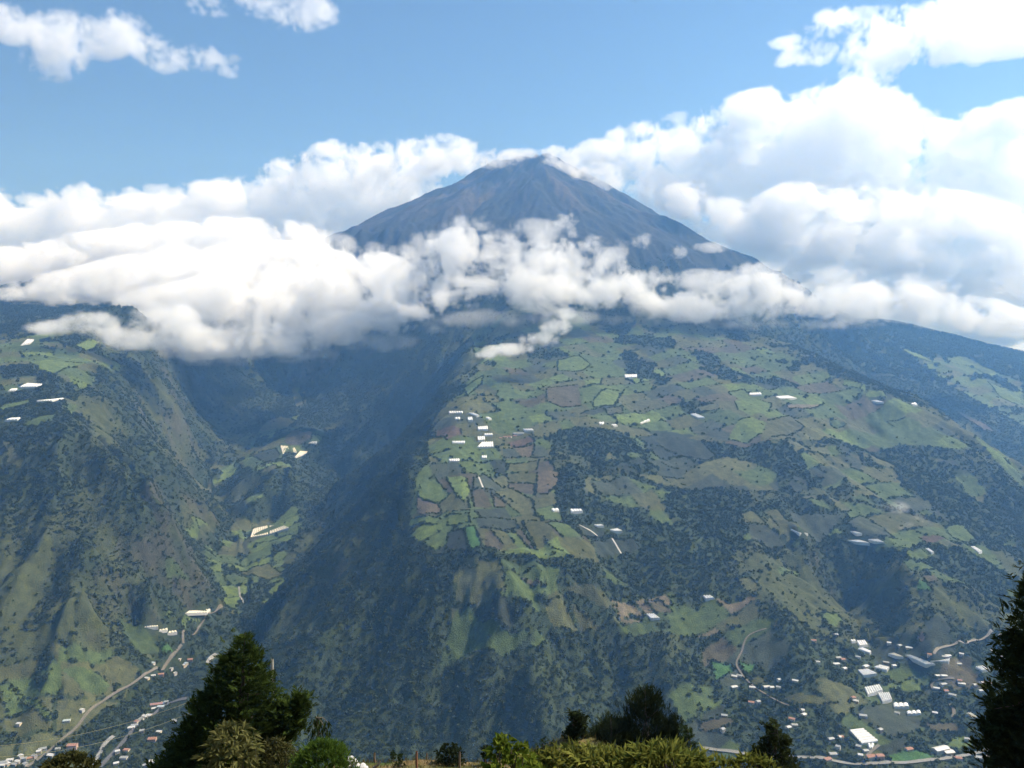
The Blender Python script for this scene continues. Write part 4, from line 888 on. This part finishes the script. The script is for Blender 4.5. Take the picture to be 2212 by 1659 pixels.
# sapling with drooping leaves
p0 = at3(686, 1640, 27); p0[2] = float(zn(p0[0], 27)); sap = thing('sapling', 'thin young tree with drooping leaves right of the big cypress', 'tree', p0)
pk = [p0, at3(683, 1620, 27), at3(688, 1580, 27), at3(684, 1550, 27)]; tube('trunk', pk, [.05, .04, .028, .012], pale_bark, sap, 7)
gs = np.random.default_rng(9); lp, ld = [], []
for (u, v, rr_, nn) in ((684, 1556, 11, 60), (697, 1566, 10, 45), (676, 1575, 8, 35), (706, 1580, 8, 30), (690, 1590, 12, 40), (672, 1600, 8, 25), (702, 1606, 9, 26), (710, 1562, 5, 12)):
    c = at3(u, v, 27); j_ = int(np.argmin([abs(c[2] + .25 - q_[2]) for q_ in pk])); tube('limb', [pk[j_], (pk[j_] + c) / 2 + (0, 0, .1), c], [.02, .014, .006], pale_bark, sap, 5)
    for _ in range(nn): lp.append(c + gs.normal(size=3) * rr_ / FPX * 27 * .55); ld.append(np.array((gs.normal() * .35, gs.normal() * .35, -1)))
blades('foliage', lp, ld, unit(gs.normal(size=(len(lp), 3))), .17 + .1 * gs.random(len(lp)), np.full(len(lp), .05), mid_m, sap)

# ------------------------------------------------------------------ fence posts, pole, wires, stones
def post(u, v0, Y, v1, r, label, lean=0.0, m=None):
    top = at3(u, v0, Y); bx = at3(u + lean, v1, Y)[0]; base = np.array((bx, Y, float(zn(bx, Y)) - .25)); k = np.linspace(0, 1, 6)[:, None]
    pth = base + (top - base) * k; pth[:, 0] += .02 * np.sin(k[:, 0] * 7)
    o = tube('fence_post', pth, r * np.array((1.05, 1, .97, 1.0, .95, .8)), m or wood_post, None, 8); o['label'] = label; o['category'] = 'fence post'; o['group'] = 'posts of the wire fence'
red_post = plain('reddish_wood', (.22, .10, .06), .9, .35, 5)
post(809, 1626, 70, 1647, .09, 'grey fence post right of the white stones')
post(900, 1623, 66, 1659, .10, 'reddish fence post, tallest of the row', m=red_post)
post(922, 1627, 72, 1647, .07, 'thin fence post just right of the reddish one')
post(993, 1624, 66, 1659, .09, 'brown fence post right of the dark round shrub')
post(1048, 1636, 64, 1659, .09, 'dark slanting fence post left of the front thicket', -6, bark)
post(617, 1620, 40, 1656, .07, 'short dark post just right of the big cypress', 0, bark)
post(1072, 1628, 66, 1650, .05, 'thin stake behind the round leaved bush', 0, bark)
pb = at3(588, 1640, 66); pb[2] = float(zn(pb[0], 66)) - .5; pt = at3(588, 1424, 66); pole = thing('utility_pole', 'pale wooden utility pole behind the big cypress', 'utility pole', pb)
tube('shaft', [pb, (pb + pt) / 2, pt], [.15, .13, .115], plain('grey_pole_wood', (.34, .32, .28), .9, .2, 4), pole, 10)
ins = pt + np.array((-.28, 0, -.45)); tube('bracket', [pt + (0, 0, -.45), ins], [.035, .03], bark, pole, 6); tube('insulator', [ins + (0, 0, -.1), ins + (0, 0, .02), ins + (0, 0, .14)], [.06, .085, .05], plain('insulator_glaze', (.06, .05, .045), .3), pole, 8)
ins2 = pt + np.array((-.28, 0, -1.1)); tube('bracket', [pt + (0, 0, -1.1), ins2], [.035, .03], bark, pole, 6)
wire_m = plain('wire', (.26, .26, .17), .6, .1)
for k, (a, vv, txt) in enumerate(((ins, 1600, 'upper pale power line sagging across the lower left corner'), (ins2, 1622, 'lower pale power line sagging across the lower left corner'))):
    e = at3(-60, vv + 15, 58); q_ = np.linspace(0, 1, 40)[:, None]; w = a + (e - a) * q_; w[:, 2] -= (1.5 + .3 * k) * 4 * (q_ * (1 - q_))[:, 0]
    o = tube('power_line', w, .015, wire_m, None, 5); o['label'] = txt; o['category'] = 'power line'
def stone(name, label, c, sz, m, seed, group=None, cat='stone'):
    bm = bmesh.new(); bmesh.ops.create_icosphere(bm, subdivisions=3, radius=1); g = np.random.default_rng(seed); pl = unit(g.normal(size=(14, 3))); dd = .72 + .25 * g.random(14)
    for v in bm.verts:
        p = np.array(v.co); k = np.max(pl @ p / dd); p = p / max(1, k) if k > 1 else p; v.co = Vector(p * np.array(sz))
    me = bpy.data.meshes.new(name); bm.to_mesh(me); bm.free(); me.materials.append(m); o = bpy.data.objects.new(name, me); COL.objects.link(o); o.location = c; o.rotation_euler = (0, 0, g.random() * 6)
    o['label'] = label; o['category'] = cat
    if group: o['group'] = group
chalk = plain('white_stone', (.46, .45, .44), .9, .25, 2.5)
SP = [(756, 1640, .42, 'topmost'), (764, 1646, .38, 'right shoulder'), (752, 1652, .45, 'left foot'), (770, 1655, .42, 'middle foot'), (782, 1655, .34, 'right foot'), (790, 1659, .30, 'outermost right')]
for i, (u, v, r, w) in enumerate(SP):
    c = at3(u, v, 62); c[2] = max(c[2], float(zn(c[0], 62)) + r * .3); stone('stone', 'white stone in the small heap right of the feathery bush, ' + w + ' one', c, (r, r * .8, r * .72), chalk, 60 + i, 'heap of white stones')
c = at3(817, 1652, 63); lg = tube('log', [c + (-.5, 0, -.35), c, c + (.15, .1, .3)], [.10, .11, .09], pale_bark, None, 8); lg['label'] = 'pale stump of wood leaning by the white stones'; lg['category'] = 'log'
# heap under a dark tarpaulin
tb = at3(950, 1656, 58); tb[2] = float(zn(tb[0], 58)); tp_ = thing('tarpaulin_heap', 'grey tarpaulin draped over a heap beside the reddish post', 'tarpaulin', tb)
gq = 26; uu, vv_ = np.meshgrid(np.linspace(-1, 1, gq), np.linspace(-1, 1, gq), indexing='ij'); r_ = np.clip(1 - (np.abs(uu) ** 2.4 + np.abs(vv_) ** 2.4), 0, 1) ** .5
zz = r_ * 1.15 * (1 + .12 * fbm2(uu * 10 + 50, vv_ * 10, 6, 3, 8)) + .06 * np.sin(uu * 14 + vv_ * 5) * r_
co = np.stack([uu * 1.35, vv_ * 1.0, zz + .15], -1).reshape(-1, 3); ig = np.arange(gq * gq).reshape(gq, gq)
mesh_obj('sheet', co, np.stack([ig[:-1, :-1], ig[1:, :-1], ig[1:, 1:], ig[:-1, 1:]], -1).reshape(-1, 4), plain('tarpaulin', (.16, .16, .165), .6, .2, 2), tp_)
tube('weight_bar', [tb + (-1.2, -1.05, .2), tb + (1.2, -1.05, .2)], .06, wood_post, tp_, 6)
# dry grass on the terrace
gg = np.random.default_rng(77); N = 9000; gx0 = gg.uniform(-22, 16, N); gy0 = gg.uniform(57, 76, N); gz0 = zn(gx0, gy0)
grass_m = foliage_mat('dry_grass', (.07, .075, .025), (.24, .17, .07), .3)
go_ = blades('dry_grass', np.stack([gx0, gy0, gz0 - .03], 1), np.stack([gg.normal(size=N) * .35, gg.normal(size=N) * .35, np.ones(N)], 1), unit(gg.normal(size=(N, 3))), .25 + .35 * gg.random(N), np.full(N, .06), grass_m, None); go_['kind'] = 'stuff'; go_['label'] = 'tufts of dry yellow grass on the near terrace'

# ------------------------------------------------------------------ clouds: real banks of droplets at their distance
def noise3(x, y, z, s, seed):
    g = np.random.default_rng(seed).random((48, 48, 48)).astype('f4')
    x, y, z = [(q_ / s + 500).astype('f4') for q_ in (x, y, z)]
    i, j, k = [np.floor(q_).astype('i4') for q_ in (x, y, z)]
    fx, fy, fz = x - i, y - j, z - k
    fx, fy, fz = [f * f * (3 - 2 * f) for f in (fx, fy, fz)]
    i0, j0, k0 = i % 48, j % 48, k % 48; i1, j1, k1 = (i0 + 1) % 48, (j0 + 1) % 48, (k0 + 1) % 48
    a = g[i0, j0, k0] * (1 - fx) + g[i1, j0, k0] * fx; b = g[i0, j1, k0] * (1 - fx) + g[i1, j1, k0] * fx
    c = g[i0, j0, k1] * (1 - fx) + g[i1, j0, k1] * fx; d = g[i0, j1, k1] * (1 - fx) + g[i1, j1, k1] * fx
    return ((a * (1 - fy) + b * fy) * (1 - fz) + (c * (1 - fy) + d * fy) * fz) * 2 - 1
CM = {}; DK = 0.5
def cloud_mat(density, g=0.0, white=1.0):
    if (density, g) in CM: return CM[(density, g)]
    m = bpy.data.materials.new('cloud'); m.use_nodes = True; t = m.node_tree; t.nodes.clear()
    out = t.nodes.new('ShaderNodeOutputMaterial'); pv = t.nodes.new('ShaderNodeVolumePrincipled'); t.links.new(pv.outputs[0], out.inputs['Volume'])
    pv.inputs['Density'].default_value = density; pv.inputs['Color'].default_value = (white,) * 3 + (1,); pv.inputs['Anisotropy'].default_value = g
    CM[(density, g)] = m; return m
def cloud(name, label, blobs, vox, density, seed, size, amp=.55, thr=.36, soft=.13, flat=None, g_=0.0, deep=1.0, white=1.0):
    B = []
    for u, v, Y, ru, rv, ry in blobs:
        t, s = ray(u, v); B.append((t * Y, Y, s * Y, ru / FPX * Y, ry * deep, rv / FPX * Y))
    B = np.array(B, 'f4'); pad = size * .25
    lo = (B[:, :3] - B[:, 3:] * 1.32).min(0) - pad * .3; hi = (B[:, :3] + B[:, 3:] * 1.32).max(0) + pad * .3
    n = np.maximum(8, ((hi - lo) / vox).astype(int)); hi = lo + (n - 1) * vox
    ax = [lo[i] + np.arange(n[i]) * vox for i in range(3)]
    f = np.zeros(n, 'f4')
    for bx, by, bz, rx, ry, rz in B:
        w = [np.clip(np.searchsorted(ax[i], (c - r * 1.3, c + r * 1.3)), 0, n[i]) for i, (c, r) in enumerate(((bx, rx), (by, ry), (bz, rz)))]
        sx, sy, sz = [slice(*q_) for q_ in w]
        d = ((ax[0][sx] - bx) / (rx * 1.3))[:, None, None] ** 2 + ((ax[1][sy] - by) / (ry * 1.3))[None, :, None] ** 2 + ((ax[2][sz] - bz) / (rz * 1.3))[None, None, :] ** 2
        k_ = np.maximum(0, 1 - d) ** 2 * .95; f[sx, sy, sz] = f[sx, sy, sz] + k_ - .72 * f[sx, sy, sz] * k_
    ii = np.nonzero(f > .02); x, y, z = ax[0][ii[0]], ax[1][ii[1]], ax[2][ii[2]]
    wv = noise3(x, y, z, size * .5, seed + 90) * size * .22; x2 = x + wv; z2 = z + noise3(x, y, z, size * .4, seed + 91) * size * .18
    nz = 0; a = 1.0; s = size
    while s > vox * 1.3:
        q_ = noise3(x2, y, z2, s, seed); nz = nz + a * (np.abs(q_) - .35 * q_); a *= .80; s *= .52; seed += 1
    nz = (nz - nz.mean()) / nz.std()
    fe = np.minimum(f[ii], 1.0); v = fe + amp * nz * sstep(0, .42, fe) - thr
    v = np.clip(v / soft, 0, 1) ** 1.4
    if flat is not None: v *= np.clip((z - flat(x, y)) / 60, 0, 1)
    dens = np.zeros(n, 'f4'); dens[ii] = v
    me = bpy.data.meshes.new(name); me.vertices.add(dens.size)
    me.attributes.new('droplets', 'FLOAT', 'POINT').data.foreach_set('value', dens.ravel())
    src = bpy.data.objects.new('droplet_grid', me)
    vd = bpy.data.volumes.new(name); o = bpy.data.objects.new(name, vd); COL.objects.link(o); m = cloud_mat(density, g_, white); vd.materials.append(m)
    o['label'] = label; o['category'] = 'cloud'; o['group'] = 'clouds round the volcano'
    g = bpy.data.node_groups.new(name, 'GeometryNodeTree')
    g.interface.new_socket('Geometry', in_out='INPUT', socket_type='NodeSocketGeometry'); g.interface.new_socket('Geometry', in_out='OUTPUT', socket_type='NodeSocketGeometry')
    N_ = g.nodes; K = g.links.new; gi = N_.new('GeometryNodeObjectInfo'); gi.inputs[0].default_value = src; go = N_.new('NodeGroupOutput')
    vc = N_.new('GeometryNodeVolumeCube'); vc.inputs['Min'].default_value = lo; vc.inputs['Max'].default_value = hi
    for i, a in enumerate('XYZ'): vc.inputs['Resolution ' + a].default_value = int(n[i])
    prev = N_.new('GeometryNodeInputPosition').outputs[0]
    for op, val in (('SUBTRACT', lo), ('MULTIPLY', (1 / vox,) * 3), ('ADD', (.5,) * 3), ('FLOOR', None), ('DOT_PRODUCT', (n[1] * n[2], n[2], 1))):
        q_ = N_.new('ShaderNodeVectorMath'); q_.operation = op; K(prev, q_.inputs[0])
        if val is not None: q_.inputs[1].default_value = [float(e) for e in val]
        prev = q_.outputs['Value'] if op == 'DOT_PRODUCT' else q_.outputs[0]
    f2 = N_.new('FunctionNodeFloatToInt'); K(prev, f2.inputs[0])
    na = N_.new('GeometryNodeInputNamedAttribute'); na.data_type = 'FLOAT'; na.inputs[0].default_value = 'droplets'
    si = N_.new('GeometryNodeSampleIndex'); si.data_type = 'FLOAT'; si.domain = 'POINT'; si.clamp = True
    K(gi.outputs['Geometry'], si.inputs[0]); K(na.outputs[0], si.inputs[1]); K(f2.outputs[0], si.inputs['Index']); K(si.outputs[0], vc.inputs['Density'])
    sm = N_.new('GeometryNodeSetMaterial'); sm.inputs['Material'].default_value = m
    K(vc.outputs[0], sm.inputs[0]); K(sm.outputs[0], go.inputs[0]); o.modifiers.new('droplets', 'NODES').node_group = g
    return o
if True:
    bank = [(300,700,4000,90,45,250),(400,680,4000,120,75,300),(430,740,3950,110,42,280),(520,660,4050,120,85,300),(560,730,4000,110,50,300),(650,690,4100,110,75,300),(670,640,4150,100,70,300),(740,690,4000,90,55,250),(760,630,4100,110,70,300),(860,650,3900,100,60,280),(880,600,4000,90,50,250),(960,640,3750,100,55,230),(960,560,4000,80,55,250),(1000,530,4000,60,42,200),(1060,580,3900,100,60,250),(1080,530,4000,70,35,200),(1160,560,3900,110,55,230),(1160,620,3750,110,55,220),(1250,580,3900,90,55,230),(1320,570,3900,45,30,180),(1230,640,3720,120,40,220),(1330,620,3850,60,35,220),(600,580,4500,120,60,350),(480,600,4500,90,60,350),(700,580,4500,90,40,300),(215,700,4100,70,28,150),(840,700,3900,60,28,150),
     (1350,656,3900,95,42,220),(1450,655,3900,105,44,220),(1550,655,3900,105,48,220),(1650,642,3950,115,54,230),(600,620,4300,130,60,300),(540,570,4700,110,50,300),(660,560,4700,110,40,300),(420,620,4300,110,60,300),(800,580,4300,90,38,250),(330,660,4000,90,40,220),(1750,652,4000,115,48,230),(1850,652,4100,125,50,240),(1950,660,4200,125,44,250),(2060,676,4300,125,42,250),(2160,700,4350,100,36,250),(1400,600,4000,50,22,120),(1620,615,3950,50,22,120),(1500,640,3900,60,22,120)]
    cloud('cloud', 'long white cloud bank lying across the waist of the volcano', bank, 9, .010, 300, 300, amp=.62, soft=.18, deep=.68, white=.98, thr=.38)
    cloud('cloud', 'low white cloud behind the wooded ridge at the left edge', [(40,672,4600,140,62,300),(150,655,4600,130,62,300),(260,628,4700,130,66,300),(360,600,4800,120,70,300),(90,700,4500,110,44,250),(-60,690,4600,130,60,300),(440,580,4900,120,60,300),(60,592,5200,150,62,260),(200,566,5300,150,66,260),(340,545,5300,150,66,260),(480,530,5300,130,60,260),(600,520,5300,110,50,240)], 14, .011, 320, 380)
    cloud('cloud', 'huge bright cumulus towering behind the right flank of the volcano', [
     (1225,352,6350,36,26,150),(1250,375,6150,36,22,120),(1310,400,6250,45,20,120),(1290,345,6500,60,48,260),(1380,340,6700,95,78,350),(1480,330,6800,115,90,420),(1600,320,6900,135,115,480),(1720,300,7000,145,125,500),(1850,280,7000,135,115,500),(1450,420,6900,130,80,400),(1600,440,7000,170,120,450),(1780,440,7000,210,150,500),(1980,420,7000,210,150,500),(2150,420,7000,160,130,500),(1700,560,7000,160,90,450),(1850,580,7000,200,100,450),(2050,580,7000,200,110,450),(2200,560,7000,140,130,450),(1930,265,7000,65,58,260),(1990,290,7000,65,58,260),(2090,275,7000,95,42,280),(2200,260,7000,80,50,280),(2150,690,6900,160,62,350),(1960,660,7000,160,75,350),(2212,480,7000,120,120,450),(1580,240,6900,30,12,80),(1850,190,6700,60,55,240)],
     18, .0068, 340, 520, soft=.14, g_=.2, amp=.46, deep=.7)
    cloud('cloud', 'dazzling white streaky cloud at the upper right corner', [(1790,118,5600,115,18,200),(1730,132,5600,70,10,120),(1900,65,5600,120,42,260),(2050,60,5600,150,60,300),(2200,50,5600,120,62,300),(1870,120,5600,90,30,200),(1990,110,5600,120,30,220),(2140,95,5600,110,28,220),(1720,92,5600,60,10,120),(1770,66,5600,75,12,130),(1830,36,5600,80,18,160),(1890,150,5700,80,40,180),(1860,190,5800,70,46,180),(2080,120,5600,60,26,150)], 14, .008, 345, 260, soft=.25, g_=.5, amp=.62)
    cloud('cloud', 'white cumulus bank behind the left flank of the volcano', [
     (60,500,7600,150,90,500),(200,470,7600,130,80,450),(330,460,7600,130,62,450),(450,450,7600,120,62,420),(560,430,7600,100,62,420),(650,410,7600,110,78,420),(760,380,7600,130,82,420),(870,360,7400,130,66,380),(980,345,7200,110,46,300),(1060,345,6800,80,26,200),(1110,342,6500,46,16,120),(150,560,7600,200,90,450),(350,540,7600,200,90,450),(550,520,7600,200,90,450),(720,470,7600,150,90,450),(850,430,7500,100,60,350),(-60,460,7600,120,70,450),(930,300,7200,60,14,120),(60,600,7600,200,60,400),(260,590,7600,200,70,400),(460,580,7600,180,70,400),(620,550,7600,140,70,400)],
     19, .0075, 360, 460, soft=.14, g_=.15, amp=.48, deep=.72)
    cloud('cloud', 'ragged white cloud high in the sky at the upper left', [(30,55,5200,62,42,220),(110,110,5200,75,62,240),(150,60,5200,65,50,220),(215,90,5200,50,36,200),(270,70,5200,60,46,220),(350,115,5200,65,38,200),(430,120,5200,55,32,180),(490,140,5200,38,24,140)], 15, .006, 380, 330, soft=.35)
    cloud('cloud', 'small white cloud at the top edge of the sky', [(640,30,5200,95,30,220),(560,8,5200,55,24,200),(690,15,5200,42,26,180),(450,15,5200,50,12,150)], 15, .0055, 400, 300, soft=.35)
    cloud('cloud', 'thin slanting wisp of cloud over the green fields', [(1100,756,3000,62,15,70),(1165,735,3040,48,22,70),(1200,706,3100,38,22,70),(1050,768,2960,38,10,60),(1215,680,3200,40,16,60)], 7, .014, 420, 80, soft=.3, amp=.30, thr=.30)
    cloud('cloud', 'thin veil of mist hanging under the long cloud bank', [(330,760,3800,80,20,120),(480,775,3900,110,22,150),(640,765,3950,110,24,150),(800,735,3900,110,26,140),(930,700,3750,90,24,110),(1060,690,3600,110,24,100),(1200,685,3600,110,20,100),(1400,694,3850,120,16,110),(1600,700,3850,130,16,110),(1800,702,3950,140,14,120)], 13, .0035, 430, 150, soft=.8, amp=.42, thr=.25)
    cloud('cloud', 'ragged torn fringe along the top of the long cloud bank', [(250,620,4300,90,36,140),(400,590,4300,100,44,150),(540,545,4500,110,46,150),(680,535,4500,100,42,150),(820,560,4200,100,40,140),(930,540,4000,80,44,120),(1020,495,4000,70,34,120),(1150,505,3950,90,34,120),(1290,540,3900,80,34,120),(1400,600,3900,70,28,110),(1520,610,3900,90,30,110),(1660,590,3950,90,34,120),(1800,605,4050,110,34,120),(1960,620,4200,120,34,130)], 10, .0060, 470, 130, soft=.45, amp=.58, thr=.40)
    cloud('cloud', 'pale mist drifting over the wooded ridge at the left', [(110,712,3260,70,20,110),(195,700,3280,80,30,120),(285,722,3320,90,36,120),(350,690,3380,80,42,120),(420,735,3420,90,36,120)], 10, .011, 480, 150, soft=.45, amp=.5, thr=.28)
    cloud('cloud', 'torn shreds of cloud drifting in front of the dark right side of the cone', [(1222,478,4400,32,20,70),(1238,500,4400,22,16,60),(1385,520,4400,34,24,70),(1465,545,4400,20,16,50),(1415,590,4300,24,16,60),(1540,535,4800,50,12,60),(1440,605,4300,30,14,60)], 8, .009, 440, 110, soft=.5, amp=.40, thr=.33)
    cloud('cloud', 'added front cloud layer brightening the lower part of the towering cumulus at the right', [(1480,430,6450,70,40,150),(1560,470,6450,90,55,170),(1660,500,6350,100,62,180),(1780,520,6150,120,70,200),(1720,440,6350,90,50,180),(1900,540,6050,130,74,210),(1860,450,6200,110,60,200),(2030,570,5950,140,76,220),(2000,470,6100,120,66,200),(2160,590,5900,130,80,220),(2150,480,6000,120,70,200)], 16, .0075, 500, 420, soft=.16, g_=.1, amp=.5)  # extra sunlit layer, added to whiten the shaded lower half of the cumulus
    cloud('cloud', 'little cap of cloud clinging to the summit', [(1075,345,6050,60,20,90),(1120,333,6150,48,15,90),(1195,355,6050,28,26,90),(1240,366,6000,44,34,110),(1300,380,6000,50,34,110),(1215,328,6250,55,16,90)], 11, .012, 450, 150, soft=.35, amp=.45, thr=.30)
    cloud('smoke_plume', 'thin blue smoke drifting from a fire in the right hand fields', [(1944,1140,2080,10,5,12),(1965,1132,2090,18,8,18),(1990,1120,2110,22,12,25),(1930,1095,2150,40,16,40)], 4, .007, 460, 60, soft=.8, amp=.3, thr=.2)
    bpy.data.objects['smoke_plume']['category'] = 'smoke'; del bpy.data.objects['smoke_plume']['group']

# ------------------------------------------------------------------ haze: the air between here and the volcano
hz = mesh_obj('haze', [(x, y, z) for x in (-11000, 11000) for y in (-1500, 12500) for z in (-1000, 2950)], [(0, 1, 3, 2), (4, 6, 7, 5), (0, 4, 5, 1), (2, 3, 7, 6), (0, 2, 6, 4), (1, 5, 7, 3)], None, smooth=False)
m = bpy.data.materials.new('haze'); m.use_nodes = True; t = m.node_tree; t.nodes.clear()
out = t.nodes.new('ShaderNodeOutputMaterial'); pv = t.nodes.new('ShaderNodeVolumePrincipled'); t.links.new(pv.outputs[0], out.inputs['Volume'])
pv.inputs['Density'].default_value = 8.6e-5; pv.inputs['Color'].default_value = (.20, .48, 1, 1); pv.inputs['Absorption Color'].default_value = (1, 1, 1, 1); pv.inputs['Anisotropy'].default_value = .35
hz.data.materials.append(m); hz['kind'] = 'stuff'; hz['label'] = 'blue haze in the air over the valley'
